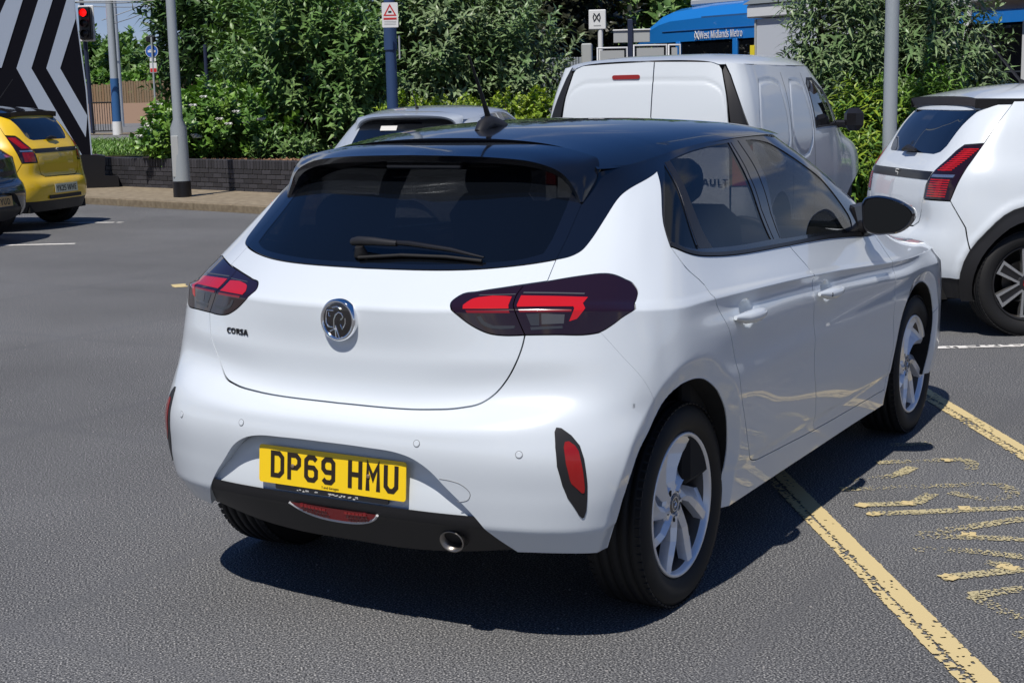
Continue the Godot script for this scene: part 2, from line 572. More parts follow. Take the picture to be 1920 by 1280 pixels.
const CR_R=[
	[0.24,[0,0.2,0.39,0.54,0.64,0.71,0.75,0.775,0.79,0.8,0.8,0.805,0.805,0.805,0.805,0.81,0.81,0.8,0.76,0.66,0.48,0.25,0],
	[0.25,0.25,0.265,0.285,0.285,0.28,0.27,0.25,0.22,0.215,0.215,0.215,0.215,0.215,0.215,0.215,0.215,0.22,0.22,0.22,0.22,0.22,0.22],
	[0.62,0.615,0.6,0.575,0.535,0.485,0.42,0.35,0.25,0.15,0,-0.3,-0.7,-1.2,-1.7,-2.1,-2.5,-2.8,-3.03,-3.19,-3.28,-3.32,-3.33]],
	[0.36,[0,0.2,0.4,0.56,0.665,0.74,0.785,0.81,0.83,0.84,0.835,0.822,0.82,0.82,0.82,0.82,0.83,0.825,0.775,0.67,0.5,0.26,0],
	[0.36,0.36,0.36,0.36,0.357,0.354,0.35,0.345,0.343,0.342,0.342,0.342,0.342,0.342,0.342,0.342,0.342,0.342,0.342,0.342,0.342,0.342,0.342],
	[0.675,0.67,0.655,0.625,0.578,0.52,0.45,0.37,0.27,0.16,0,-0.3,-0.7,-1.2,-1.7,-2.1,-2.5,-2.8,-3.05,-3.22,-3.32,-3.36,-3.37]],
	[0.372,[0,0.2,0.4,0.5622,0.6694,0.7455,0.7909,0.8166,0.8366,0.8462,0.8409,0.8271,0.8251,0.8251,0.8251,0.8255,0.8344,0.8265,0.775,0.67,0.5,0.26,0],
	[0.37,0.37,0.37,0.37,0.3673,0.3646,0.361,0.3565,0.3547,0.3538,0.3538,0.3538,0.3538,0.3538,0.3538,0.3538,0.3538,0.3538,0.3538,0.3538,0.3538,0.3538,0.3538],
	[0.6825,0.6775,0.6616,0.6295,0.5807,0.5215,0.4515,0.3715,0.273,0.163,0,-0.3,-0.7,-1.2,-1.7,-2.1,-2.5,-2.8,-3.053,-3.223,-3.323,-3.363,-3.373]],
	[0.46,[0,0.2,0.4,0.57,0.685,0.765,0.812,0.84,0.86,0.868,0.862,0.845,0.843,0.843,0.843,0.845,0.85,0.832,0.775,0.67,0.5,0.26,0],
	[0.46,0.46,0.46,0.46,0.46,0.46,0.46,0.46,0.46,0.46,0.46,0.46,0.46,0.46,0.46,0.46,0.46,0.46,0.46,0.46,0.46,0.46,0.46],
	[0.7,0.695,0.677,0.64,0.587,0.525,0.455,0.375,0.28,0.17,0,-0.3,-0.7,-1.2,-1.7,-2.1,-2.5,-2.8,-3.06,-3.23,-3.33,-3.37,-3.38]],
	[0.6,[0,0.2,0.4,0.57,0.685,0.765,0.815,0.845,0.866,0.88,0.879,0.868,0.86,0.858,0.858,0.858,0.85,0.832,0.775,0.67,0.5,0.26,0],
	[0.6,0.6,0.6,0.6,0.6,0.6,0.6,0.6,0.6,0.6,0.6,0.6,0.6,0.6,0.6,0.6,0.6,0.6,0.6,0.6,0.6,0.6,0.6],
	[0.705,0.7,0.682,0.642,0.585,0.515,0.44,0.36,0.27,0.16,0,-0.3,-0.7,-1.2,-1.7,-2.1,-2.5,-2.8,-3.06,-3.22,-3.31,-3.35,-3.36]],
	[0.66,[0,0.2,0.39,0.55,0.665,0.75,0.805,0.84,0.863,0.88,0.8825,0.875,0.868,0.866,0.866,0.868,0.85,0.832,0.775,0.67,0.5,0.26,0],
	[0.645,0.645,0.65,0.66,0.67,0.67,0.67,0.67,0.67,0.67,0.67,0.67,0.67,0.67,0.67,0.67,0.67,0.67,0.67,0.67,0.67,0.67,0.67],
	[0.685,0.68,0.663,0.622,0.565,0.495,0.42,0.345,0.265,0.16,0,-0.3,-0.7,-1.2,-1.7,-2.1,-2.5,-2.8,-3.05,-3.2,-3.28,-3.32,-3.33]],
	[0.7,[0,0.2,0.38,0.53,0.65,0.742,0.802,0.84,0.863,0.88,0.881,0.873,0.867,0.865,0.865,0.867,0.85,0.832,0.775,0.67,0.49,0.25,0],
	[0.67,0.672,0.685,0.7,0.71,0.715,0.715,0.715,0.71,0.71,0.71,0.71,0.71,0.71,0.71,0.71,0.71,0.71,0.71,0.71,0.71,0.71,0.71],
	[0.632,0.628,0.61,0.575,0.53,0.475,0.41,0.34,0.265,0.16,0,-0.3,-0.7,-1.2,-1.7,-2.1,-2.5,-2.8,-3.03,-3.17,-3.25,-3.28,-3.29]],
	[0.82,[0,0.2,0.38,0.52,0.635,0.727,0.787,0.83,0.853,0.875,0.88,0.88,0.876,0.873,0.872,0.87,0.85,0.832,0.775,0.66,0.47,0.24,0],
	[0.81,0.812,0.818,0.825,0.83,0.83,0.83,0.83,0.83,0.83,0.83,0.825,0.82,0.8,0.78,0.76,0.76,0.75,0.74,0.73,0.73,0.73,0.73],
	[0.602,0.598,0.583,0.55,0.508,0.455,0.395,0.33,0.26,0.16,0,-0.3,-0.7,-1.2,-1.7,-2.1,-2.5,-2.78,-2.98,-3.1,-3.17,-3.2,-3.21]],
	[0.915,[0,0.2,0.38,0.5163,0.624,0.7146,0.7746,0.8154,0.842,0.8655,0.868,0.8681,0.867,0.864,0.8623,0.8607,0.8463,0.8159,0.7531,0.6381,0.4554,0.2327,0],
	[0.9087,0.9099,0.9152,0.9193,0.9221,0.9213,0.9177,0.9126,0.9082,0.9045,0.9031,0.8944,0.8821,0.8585,0.829,0.8068,0.8002,0.7938,0.7838,0.7775,0.7738,0.7738,0.7738],
	[0.6042,0.5995,0.5757,0.5354,0.4934,0.4426,0.3855,0.3227,0.2563,0.16,0,-0.3,-0.7,-1.2,-1.7,-2.1,-2.4854,-2.7508,-2.9362,-3.0488,-3.1115,-3.1415,-3.1515]],
	[0.95,[0,0.2,0.38,0.515,0.62,0.71,0.77,0.81,0.838,0.862,0.868,0.874,0.874,0.871,0.869,0.865,0.845,0.81,0.745,0.63,0.45,0.23,0],
	[0.945,0.946,0.951,0.954,0.956,0.955,0.95,0.943,0.937,0.932,0.93,0.92,0.905,0.88,0.847,0.824,0.815,0.81,0.8,0.795,0.79,0.79,0.79],
	[0.605,0.6,0.573,0.53,0.488,0.438,0.382,0.32,0.255,0.16,0,-0.3,-0.7,-1.2,-1.7,-2.1,-2.48,-2.74,-2.92,-3.03,-3.09,-3.12,-3.13]],
	[0.96,[0,0.2,0.38,0.51,0.605,0.688,0.744,0.787,0.82,0.848,0.857,0.862,0.862,0.86,0.86,0.857,0.83,0.79,0.725,0.61,0.44,0.225,0],
	[0.954,0.955,0.96,0.963,0.966,0.966,0.963,0.957,0.953,0.946,0.942,0.931,0.916,0.89,0.857,0.836,0.84,0.835,0.825,0.82,0.815,0.815,0.815],
	[0.597,0.592,0.563,0.518,0.476,0.427,0.372,0.31,0.25,0.155,0,-0.3,-0.7,-1.2,-1.7,-2.1,-2.46,-2.7,-2.88,-2.98,-3.04,-3.07,-3.08]],
	[1.07,[0,0.2,0.39,0.51,0.585,0.645,0.69,0.727,0.758,0.785,0.798,0.803,0.808,0.812,0.812,0.79,0.74,0.68,0.6,0.48,0.34,0.17,0],
	[1.052,1.054,1.06,1.065,1.07,1.075,1.08,1.08,1.078,1.07,1.055,1.03,1.008,0.99,0.968,0.965,0.955,0.95,0.95,0.95,0.95,0.95,0.95],
	[0.46,0.45,0.412,0.365,0.325,0.28,0.235,0.185,0.12,0.04,-0.07,-0.34,-0.72,-1.2,-1.68,-1.98,-2.09,-2.14,-2.17,-2.2,-2.22,-2.23,-2.235]],
	[1.22,[0,0.2,0.375,0.475,0.535,0.585,0.625,0.655,0.682,0.702,0.716,0.733,0.74,0.742,0.73,0.705,0.66,0.58,0.49,0.38,0.26,0.13,0],
	[1.205,1.207,1.213,1.22,1.225,1.23,1.235,1.235,1.235,1.235,1.23,1.225,1.22,1.215,1.205,1.2,1.2,1.2,1.2,1.2,1.2,1.2,1.2],
	[0.255,0.245,0.21,0.17,0.135,0.095,0.055,0.01,-0.045,-0.11,-0.19,-0.4,-0.73,-1.12,-1.42,-1.55,-1.63,-1.69,-1.73,-1.76,-1.78,-1.79,-1.795]],
	[1.38,[0,0.2,0.36,0.472,0.542,0.575,0.595,0.609,0.618,0.625,0.63,0.637,0.64,0.64,0.635,0.622,0.59,0.52,0.44,0.34,0.23,0.115,0],
	[1.345,1.345,1.345,1.335,1.322,1.314,1.314,1.32,1.328,1.336,1.344,1.358,1.372,1.375,1.37,1.368,1.37,1.375,1.38,1.385,1.39,1.39,1.39],
	[0.1,0.09,0.08,0.068,0.055,0.015,-0.035,-0.09,-0.15,-0.212,-0.28,-0.45,-0.72,-0.96,-1.1,-1.18,-1.24,-1.28,-1.31,-1.33,-1.34,-1.35,-1.35]],
]

# ---------------------------------------------------------------- wheels
const TO_X := Basis(Vector3(0, 1, 0), Vector3(1, 0, 0), Vector3(0, 0, -1))   # local y -> +x (outwards)
func ring_pts(r: float, a: float, h: float) -> Vector3:
	return Vector3(h, r * cos(a), -r * sin(a))
func tyre_mesh(R: float, rr: float, w: float) -> MB:
	var b := MB.new()
	var h := w * 0.5
	var p: Array = [Vector2(rr - 0.004, h * 0.74), Vector2(rr + 0.012, h * 0.92), Vector2(lerpf(rr, R, 0.45), h * 1.01), Vector2(lerpf(rr, R, 0.75), h * 0.97), Vector2(R - 0.014, h * 0.88), Vector2(R - 0.005, h * 0.8), Vector2(R - 0.001, h * 0.7)]
	for g in [0.52, 0.18, -0.18, -0.52]:
		for e in [[g * h + 0.005, R], [g * h + 0.004, R - 0.008], [g * h - 0.004, R - 0.008], [g * h - 0.005, R]]:
			p.append(Vector2(e[1], e[0]))
	var q := []
	for i in 7: q.append(Vector2(p[6 - i].x, -p[6 - i].y))
	b.lathe(p + q, Transform3D(TO_X, Vector3.ZERO), 64, true)
	# cross grooves cut between shoulder blocks read as small raised blocks
	for k in 72:
		var a := TAU * k / 72.0
		for s in [-1.0, 1.0]:
			var c := Vector3(s * h * 0.79, (R - 0.0055) * cos(a), -(R - 0.0055) * sin(a))
			var bs := Basis(Vector3(1, 0, 0), -a).rotated(Vector3(0, 1, 0), 0.0)
			b.box(c, Vector3(h * 0.22, 0.006, TAU * R / 72.0 * 0.72), bs, 0.001)
	return b
func spoke(b: MB, a0: float, st: Array, back: float) -> void:
	# st: [r, swirl, half width, height of the three ridge points]
	var prev := []
	for s in st:
		var r: float = s[0]
		var da: float = s[2] / r
		var cur := [ring_pts(r, a0 + s[1] - da, s[3]), ring_pts(r, a0 + s[1] + da * s[6], s[4]), ring_pts(r, a0 + s[1] + da, s[5]), ring_pts(r, a0 + s[1] + da, s[5] - back), ring_pts(r, a0 + s[1] - da, s[3] - back)]
		if prev.size():
			var cen := Vector3.ZERO
			for q in cur + prev: cen += q / 10.0
			for k in 5:
				var k2 := (k + 1) % 5
				var mid: Vector3 = (prev[k] + cur[k2]) * 0.5 - cen
				var f: Vector3 = (cur[k] - prev[k]).cross(cur[k2] - prev[k]).normalized()
				if f.dot(mid) < 0: f = -f
				b.quadn(prev[k], prev[k2], cur[k2], cur[k], f)
		prev = cur
var wheel_cache := {}
func wheel(parent: Node, at: Vector3, left: bool, style: String, R := 0.31) -> void:
	if not wheel_cache.has(style):
		var c := {}
		var rr := 0.2186 if style == "swirl" else R * 0.70
		c.tyre = tyre_mesh(R, rr, 0.195 if style != "block" else 0.205).mesh()
		var xf := Transform3D(TO_X, Vector3.ZERO)
		var rim := MB.new()
		rim.lathe([Vector2(rr - 0.003, 0.073), Vector2(rr + 0.001, 0.082), Vector2(rr - 0.003, 0.087), Vector2(rr - 0.008, 0.086), Vector2(rr - 0.013, 0.078), Vector2(rr - 0.016, 0.066)], xf, 56, true)
		c.rim = rim.mesh()
		var brl := MB.new()
		brl.lathe([Vector2(rr - 0.016, 0.066), Vector2(rr - 0.019, 0.05), Vector2(rr - 0.022, -0.01), Vector2(rr - 0.02, -0.085)], xf, 48, true)
		c.barrel = brl.mesh()
		var sp := MB.new()
		var hub := MB.new()
		if style == "swirl":
			for k in 8:
				spoke(sp, TAU * k / 8.0 - 0.22, [[0.040, -0.02, 0.0155, 0.058, 0.062, 0.056, 0.1], [0.075, 0.05, 0.0200, 0.046, 0.064, 0.048, 0.3], [0.115, 0.19, 0.0255, 0.036, 0.066, 0.054, 0.35], [0.155, 0.34, 0.034, 0.034, 0.070, 0.060, 0.4], [0.185, 0.43, 0.041, 0.040, 0.074, 0.068, 0.45], [0.2085, 0.47, 0.052, 0.050, 0.080, 0.076, 0.5]], 0.03)
			hub.lathe([Vector2(0.066, 0.02), Vector2(0.066, 0.047), Vector2(0.058, 0.056), Vector2(0.034, 0.058), Vector2(0.033, 0.052), Vector2(0.031, 0.052)], xf, 40)
		else:
			for k in 6:
				var a := TAU * k / 6.0
				# open loop spokes: a pale outline round a dark inset plate
				for e in [[-0.030, -0.017], [0.017, 0.030]]:
					sp.quadn(ring_pts(0.045, a, 0.07) + ring_dir(a) * e[0], ring_pts(rr - 0.02, a, 0.078) + ring_dir(a) * e[0] * 1.5, ring_pts(rr - 0.02, a, 0.078) + ring_dir(a) * e[1] * 1.5, ring_pts(0.045, a, 0.07) + ring_dir(a) * e[1], Vector3(1, 0, 0))
					for z in e:
						sp.quad(ring_pts(0.045, a, 0.07) + ring_dir(a) * z, ring_pts(rr - 0.02, a, 0.078) + ring_dir(a) * z * 1.5, ring_pts(rr - 0.02, a, 0.04) + ring_dir(a) * z * 1.5, ring_pts(0.045, a, 0.04) + ring_dir(a) * z)
				sp.quadn(ring_pts(rr - 0.035, a, 0.0785) + ring_dir(a) * -0.04, ring_pts(rr - 0.02, a, 0.079) + ring_dir(a) * -0.043, ring_pts(rr - 0.02, a, 0.079) + ring_dir(a) * 0.043, ring_pts(rr - 0.035, a, 0.0785) + ring_dir(a) * 0.04, Vector3(1, 0, 0))
			hub.lathe([Vector2(0.07, 0.03), Vector2(0.065, 0.06), Vector2(0.05, 0.068), Vector2(0.03, 0.07)], xf, 24)
			var ins := MB.new()
			for k in 6:
				var a := TAU * k / 6.0
				ins.quadn(ring_pts(0.06, a, 0.062) + ring_dir(a) * -0.018, ring_pts(rr - 0.034, a, 0.066) + ring_dir(a) * -0.026, ring_pts(rr - 0.034, a, 0.066) + ring_dir(a) * 0.026, ring_pts(0.06, a, 0.062) + ring_dir(a) * 0.018, Vector3(1, 0, 0))
			c.inset = ins.mesh()
		c.spokes = sp.mesh(); c.hub = hub.mesh()
		var cap := MB.new()
		cap.lathe([Vector2(0.031, 0.05), Vector2(0.030, 0.0565), Vector2(0.024, 0.059), Vector2(0.0, 0.060)], xf, 28, true)
		c.cap = cap.mesh()
		var emb := MB.new()
		emb.lathe([Vector2(0.0225, 0.0585), Vector2(0.0225, 0.0612), Vector2(0.0195, 0.0612), Vector2(0.0195, 0.0585)], xf, 28)
		for pts in [[-0.012, 0.006, -0.002, 0.011, 0.006, 0.004], [0.006, 0.004, 0.0, -0.002, -0.006, -0.012], [-0.01, -0.004, 0.004, -0.008, 0.01, 0.0]]:
			emb.tube([Vector3(0.0605, pts[1], -pts[0]), Vector3(0.0612, pts[3], -pts[2]), Vector3(0.0605, pts[5], -pts[4])], 0.0018, 5)
		c.emblem = emb.mesh()
		var lug := MB.new()
		lug.tube([Vector3(0.02, 0, 0), Vector3(0.0585, 0, 0)], 0.0095, 12)
		c.lug = lug.mesh()
		var disc := MB.new()
		disc.lathe([Vector2(0.0, 0.0), Vector2(0.06, 0.005), Vector2(0.06, -0.01), Vector2(0.128, -0.01), Vector2(0.128, -0.03)], xf, 32)
		c.disc = disc.mesh()
		var drum := MB.new()
		drum.lathe([Vector2(0.0, -0.07), Vector2(rr - 0.015, -0.075)], xf, 32)
		c.drum = drum.mesh()
		wheel_cache[style] = c
	var c: Dictionary = wheel_cache[style]
	var o := Node3D.new()
	o.name = "wheel"; parent.add_child(o, true)
	o.position = at
	if left: o.rotation.y = PI
	part("tyre", c.tyre, M.rubber, o)
	part("rim", c.rim, M.alloy if style != "block" else M.plastic, o)
	part("spokes", c.spokes, M.alloy if style == "swirl" else M.alloy_bright, o)
	part("barrel", c.barrel, M.iron, o)
	if c.has("inset"): part("spoke_inlay", c.inset, M.gloss_black, o)
	part("hub", c.hub, M.alloy if style == "swirl" else M.plastic, o)
	part("centre_cap", c.cap, M.alloy_dark if style == "swirl" else M.red_plain, o)
	if style == "swirl":
		part("cap_emblem", c.emblem, M.chrome, o)
		for k in 5:
			part("wheel_bolt", c.lug, M.cavity, o, Transform3D(Basis.IDENTITY, ring_pts(0.047, TAU * (k + 0.5) / 5.0, 0.0)))
	part("brake_disc", c.disc, M.iron, o)
	part("wheel_back", c.drum, M.cavity, o)
func ring_dir(a: float) -> Vector3:
	return Vector3(0, -sin(a), -cos(a))

# ---------------------------------------------------------------- number plate lettering
const GLYPH := {
	"D": [[1, 7, 7, 7, 72, 31, 72, 43, 60, 43, 19, 31, 7]],
	"P": [[0, 7, 0, 7, 72, 33, 72, 43, 62, 43, 46, 33, 36, 14, 36]],
	"6": [[0, 43, 64, 34, 72, 16, 72, 7, 63, 7, 16, 16, 7, 34, 7, 43, 16, 43, 34, 34, 43, 14, 43]],
	"9": [[0, 7, 15, 16, 7, 34, 7, 43, 16, 43, 63, 34, 72, 16, 72, 7, 63, 7, 45, 16, 36, 36, 36]],
	"H": [[0, 7, 0, 7, 79], [0, 43, 0, 43, 79], [0, 14, 40, 36, 40]],
	"M": [[0, 7, 0, 7, 74, 25, 36, 43, 74, 43, 0]],
	"U": [[0, 7, 79, 7, 19, 18, 7, 32, 7, 43, 19, 43, 79]],
}
func strip(b: MB, pts: PackedVector2Array, closed: bool, hw: float, d: float, xf: Transform3D) -> void:
	var m := pts.size()
	var L := []; var R := []
	for i in m:
		var a := pts[(i - 1 + m) % m]; var c := pts[(i + 1) % m]; var p := pts[i]
		var d0 := (p - a).normalized(); var d1 := (c - p).normalized()
		if not closed and i == 0: d0 = d1
		if not closed and i == m - 1: d1 = d0
		var t := (d0 + d1).normalized()
		var k := Vector2(-t.y, t.x) * hw / maxf(t.dot(d0), 0.5)
		L.append(p + k); R.append(p - k)
	var kz := xf.basis.z
	for i in (m if closed else m - 1):
		var j := (i + 1) % m
		b.quadn(xf * v3(L[i], d), xf * v3(L[j], d), xf * v3(R[j], d), xf * v3(R[i], d), kz)
		b.quad(xf * v3(L[i], 0), xf * v3(L[j], 0), xf * v3(L[j], d), xf * v3(L[i], d))
		b.quad(xf * v3(R[i], 0), xf * v3(R[j], 0), xf * v3(R[j], d), xf * v3(R[i], d))
static func v3(p: Vector2, z: float) -> Vector3:
	return Vector3(p.x, p.y, z)

static func rrect(w: float, h: float, r: float, seg := 5) -> PackedVector2Array:
	var o := PackedVector2Array()
	for c in [[1, 1, 0.0], [-1, 1, PI / 2], [-1, -1, PI], [1, -1, PI * 1.5]]:
		for k in seg + 1:
			var a: float = c[2] + PI / 2 * k / seg
			o.append(Vector2(c[0] * (w / 2 - r) + cos(a) * r, c[1] * (h / 2 - r) + sin(a) * r))
	return o

# ---------------------------------------------------------------- the hatchback
var CS: Surf
var cp := {}   # panels as meshes
func corsa_panels() -> void:
	var gate_bot := cv([-.03,.70, .15,.70, .317,.698, .42,.70, .475,.708, .512,.728, .545,.762, .573,.81, .588,.85, .595,.88])
	var lamp_in := cv([.595,.88, .537,.88, .493,.886, .45,.903, .405,.93, .368,.96, .36,.972, .369,.986, .42,.997, .49,1.006, .553,1.0125, .629,1.018])
	var lamp_out := cv([.629,1.018, .736,1.026, .843,1.027, .873,1.024, .93,1.012, .976,.998, .993,.983, .985,.968, .949,.949, .892,.924, .853,.903, .809,.884, .776,.879, .68,.879, .595,.88])
	var lamp_split := cv([.553,1.0125, .549,.991, .563,.952, .595,.88])
	var gate_side := cv([.629,1.018, .6235,1.073, .645,1.13, .678,1.211, .70,1.30, .71,1.38])
	var glass_bot := cv([-.03,1.057, .139,1.057, .385,1.058, .5,1.064, .6235,1.073])
	var quarter_edge := cv([.6235,1.073, .689,1.08, .725,1.092, .746,1.107, .806,1.159, .87,1.214, .931,1.242, 1.03,1.272, 1.16,1.305])
	var win_rear := cv([1.16,1.305, 1.172,1.25, 1.178,1.137, 1.202,1.115, 1.25,1.083])
	var door_rear := cv([1.25,1.083, 1.382,1.037, 1.55,.962, 1.578,.917, 1.649,.802, 1.764,.61, 1.833,.518, 1.939,.394, 1.965,.366, 1.99,.354, 2.057,.343])
	var sill_top := cv([2.057,.343, 2.578,.324, 3.51,.309], 12)
	var belt := cv([1.25,1.083, 1.40,1.072, 1.559,1.064, 1.626,1.063, 2.341,1.07, 2.986,1.068, 3.36,1.058], 10)
	var arch := cv([1.765,.245, 1.776,.369, 1.774,.42, 1.737,.497, 1.686,.571, 1.63,.618, 1.562,.656, 1.495,.685, 1.435,.697, 1.351,.702, 1.239,.695, 1.15,.68, 1.089,.658, 1.05,.635, 1.013,.606, .966,.562, .934,.497, .914,.441, .90,.36, .893,.245], 4)
	var bsplit := cv([.809,.884, .88,.81, .97,.72, 1.05,.635])
	var notch := cv([-.03,.568, .15,.566, .25,.560, .292,.55, .34,.525, .39,.477, .46,.396, .515,.31, .56,.245])
	var door_mid := cv([2.341,1.07, 2.40,1.01, 2.431,.967, 2.431,.82, 2.46,.70, 2.515,.534, 2.60,.38, 2.62,.3225])
	var door_front := cv([3.36,1.058, 3.406,.963, 3.43,.907, 3.462,.634, 3.525,.47, 3.522,.35, 3.51,.309])
	var archf := cv([3.575,.245, 3.618,.346, 3.619,.465, 3.661,.568, 3.75,.643, 3.871,.672, 3.981,.672, 4.063,.655, 4.175,.602, 4.229,.522, 4.235,.45, 4.22,.379, 4.21,.245], 4)
	CS = Surf.new(CR_U, CR_R, 0.01, 0.01)
	CS.dent(arch, 0.062, 0.02)
	CS.dent(archf, 0.055, 0.016)
	CS.cup(Vector2(1.80, .856), .058, .055, .026)
	CS.cup(Vector2(2.575, .851), .058, .055, .026)
	CS.normals()
	var S := CS
	var gi := near(gate_side, Vector2(.6235, 1.073))
	var li := near(lamp_in, Vector2(.553, 1.0125))
	var lo := near(lamp_out, Vector2(.809, .884))
	var ai := near(arch, Vector2(1.05, .635))
	var bi := near(belt, Vector2(2.341, 1.07))
	var si := near(sill_top, Vector2(2.62, .3225))
	var g := 0.0022
	var P := {}
	P.tailgate = joined([gate_bot, lamp_in, cut(gate_side, 0, gi + 1), rv(glass_bot)])
	P.lamp_inner = joined([cut(lamp_in, 0, li + 1), lamp_split])
	P.lamp_outer = joined([rv(lamp_split), cut(lamp_in, li, 99), lamp_out])
	var bsplit_b := PackedVector2Array()
	for p in bsplit: bsplit_b.append(p + Vector2(.0022, .0018))
	P.bumper = joined([gate_bot, rv(cut(lamp_out, lo, 999)), bsplit_b, cut(arch, ai, 999), rv(notch)])
	P.quarter = joined([cut(gate_side, 0, gi + 1), quarter_edge, win_rear, door_rear, sill_top, pv([3.575, .245]), cut(arch, 0, ai + 1), rv(bsplit), rv(cut(lamp_out, 0, lo + 1))])
	P.rear_door = joined([cut(belt, 0, bi + 1), door_mid, rv(cut(sill_top, 0, si + 1)), rv(door_rear)])
	P.front_door = joined([cut(belt, bi, 999), door_front, rv(cut(sill_top, si, 999)), rv(door_mid)])
	P.fender = joined([cv([3.36,1.058, 3.5,1.057, 3.62,1.045, 3.8,1.015, 4.2,.99, 4.62,.978]), cv([4.62,.978, 4.62,.78, 4.45,.62, 4.232,.51]), rv(cut(archf, 0, near(archf, Vector2(4.229, .522)) + 1)), rv(door_front)])
	P.front_bumper = joined([cv([4.62,.78, 4.45,.62, 4.232,.51]), cut(archf, near(archf, Vector2(4.229, .522)), 999), pv([5.58,.245, 5.58,.80, 4.95,.80])])
	P.headlamp = pv([4.62,.783, 4.62,.962, 4.75,.955, 4.95,.90, 4.95,.803])
	P.grille = pv([4.955,.80, 5.58,.80, 5.58,.955, 4.75,.957, 4.955,.90])
	P.hood = joined([cv([3.64,1.05, 3.82,1.018, 4.2,.993, 4.62,.981, 4.75,.962]), pv([5.58,.962, 5.58,1.062, 3.68,1.062])])
	P.recess = joined([pv([-.03,.398, -.03,.60, .26,.59, .31,.575, .37,.535, .42,.48, .49,.398])])
	P.diffuser = pv([-.03,.245, -.03,.404, .47,.402, .50,.36, .54,.30, .585,.245])
	var qg := pv([1.315,1.332, 1.235,1.235, 1.197,1.14, 1.215,1.115, 1.255,1.094, 1.40,1.084, 1.54,1.08, 1.455,1.179])
	var rg := joined([cv([1.437,1.345, 1.69,1.36, 1.95,1.364, 2.17,1.362], 4), cv([2.17,1.362, 2.125,1.24, 2.14,1.16, 2.19,1.092], 4), pv([1.667,1.083, 1.60,1.125, 1.535,1.19])])
	var fgl := joined([cv([2.43,1.362, 2.70,1.355, 2.918,1.325, 3.03,1.255, 3.15,1.187, 3.165,1.124, 3.10,1.09], 4), pv([2.42,1.089, 2.285,1.09, 2.27,1.15, 2.33,1.26])])
	var bl := joined([cv([-.03,1.072, .36,1.073, .5,1.08, .56,1.09], 4), pv([.575,1.12, .60,1.20, .61,1.345, -.03,1.345])])
	var ws := pv([3.68,1.10, 3.72,1.22, 3.70,1.36, 5.58,1.36, 5.58,1.085, 3.76,1.085])
	P.back_frame = joined([glass_bot, cut(gate_side, gi, 999), pv([-.03, 1.38])])
	P.pillars = joined([cut(gate_side, gi, 999), pv([2.0,1.379, 3.6,1.379, 5.58,1.379, 5.58,1.064, 3.66,1.066, 3.5,1.058]), rv(belt), rv(win_rear), rv(quarter_edge)])
	for k in ["tailgate", "bumper"]: cp[k] = pan(S, P[k], {gap = g, fl = .014 if k == "tailgate" else .045, sym = true}).mesh()
	for k in ["quarter", "rear_door", "front_door", "fender"]:
		cp[k] = pan(S, P[k], {gap = g if k != "quarter" else .0012, fl = .014}).mesh()
		cp[k + "_l"] = pan(S, P[k], {gap = g if k != "quarter" else .0012, fl = .014, mir = true}).mesh()
	for k in ["front_bumper", "hood", "grille"]: cp[k] = pan(S, P[k], {gap = g, fl = .014, sym = true}).mesh()
	cp.recess = pan(S, P.recess, {sym = true, disp = func(u, v): return Vector3(0, 0, -lerpf(.012, .062, clampf((v - .398) / .17, 0, 1)))}).mesh()
	cp.diffuser = pan(S, P.diffuser, {sym = true, disp = func(u, v): return Vector3(0, 0, -lerpf(.03, .002, clampf((v - .25) / .14, 0, 1)))}).mesh()
	var red_in := joined([cv([.405,.963, .418,.977, .435,.982, .538,.982], 3), pv([.547,.952, .41,.953])])
	var red_out := pv([.566,.984, .79,.974, .742,.922, .719,.915, .738,.954, .572,.956])
	var redlow_in := pv([.42,.949, .548,.947, .551,.940, .425,.942])
	var redlow_out := pv([.576,.949, .728,.947, .727,.941, .579,.942])
	var grey_in := joined([cv([.455,.932, .47,.912, .50,.90, .565,.899], 3), pv([.567,.906, .505,.907, .478,.918, .466,.934])])
	var grey_out := pv([.598,.937, .635,.937, .635,.905, .612,.905])
	var grey_out2 := pv([.642,.937, .708,.934, .704,.909, .642,.908])
	var grey_out3 := pv([.61,.901, .70,.903, .70,.896, .612,.893])
	var bar_out := pv([.567,.990, .775,.981, .776,.984, .568,.993])
	var bar_in := pv([.43,.987, .545,.987, .545,.989, .435,.989])
	for side in ["", "_l"]:
		var m: bool = side == "_l"
		for k in ["lamp_inner", "lamp_outer"]: cp[k + side] = pan(S, P[k], {gap = .0016, fl = .02, mir = m}).mesh()
		cp["red_inner" + side] = pan(S, red_in, {off = .0012, fl = .001, mir = m}).mesh()
		cp["red_outer" + side] = pan(S, red_out, {off = .0012, fl = .001, mir = m}).mesh()
		for k in [["low_inner", redlow_in], ["low_outer", redlow_out], ["grey_inner", grey_in], ["grey_outer", grey_out], ["grey_outer2", grey_out2], ["grey_outer3", grey_out3], ["bar_outer", bar_out], ["bar_inner", bar_in]]:
			cp[k[0] + side] = pan(S, k[1], {off = .0009, fl = .001, mir = m}).mesh()
		cp["headlamp" + side] = pan(S, P.headlamp, {gap = .002, fl = .02, mir = m}).mesh()
		cp["quarter_glass" + side] = pan(S, qg, {off = -.003, mir = m}).mesh()
		cp["rear_glass" + side] = pan(S, rg, {off = -.003, mir = m}).mesh()
		cp["front_glass" + side] = pan(S, fgl, {off = -.003, mir = m}).mesh()
		var div := pv([1.335,1.34, 1.43,1.343, 1.535,1.19, 1.60,1.125, 1.662,1.084, 1.55,1.082, 1.462,1.18])
		cp["divider" + side] = pan(S, div, {off = .001, fl = .004, mir = m}).mesh()
		var bp := pv([2.195,1.362, 2.29,1.364, 2.235,1.22, 2.235,1.15, 2.27,1.092, 2.215,1.092, 2.165,1.16, 2.155,1.24])
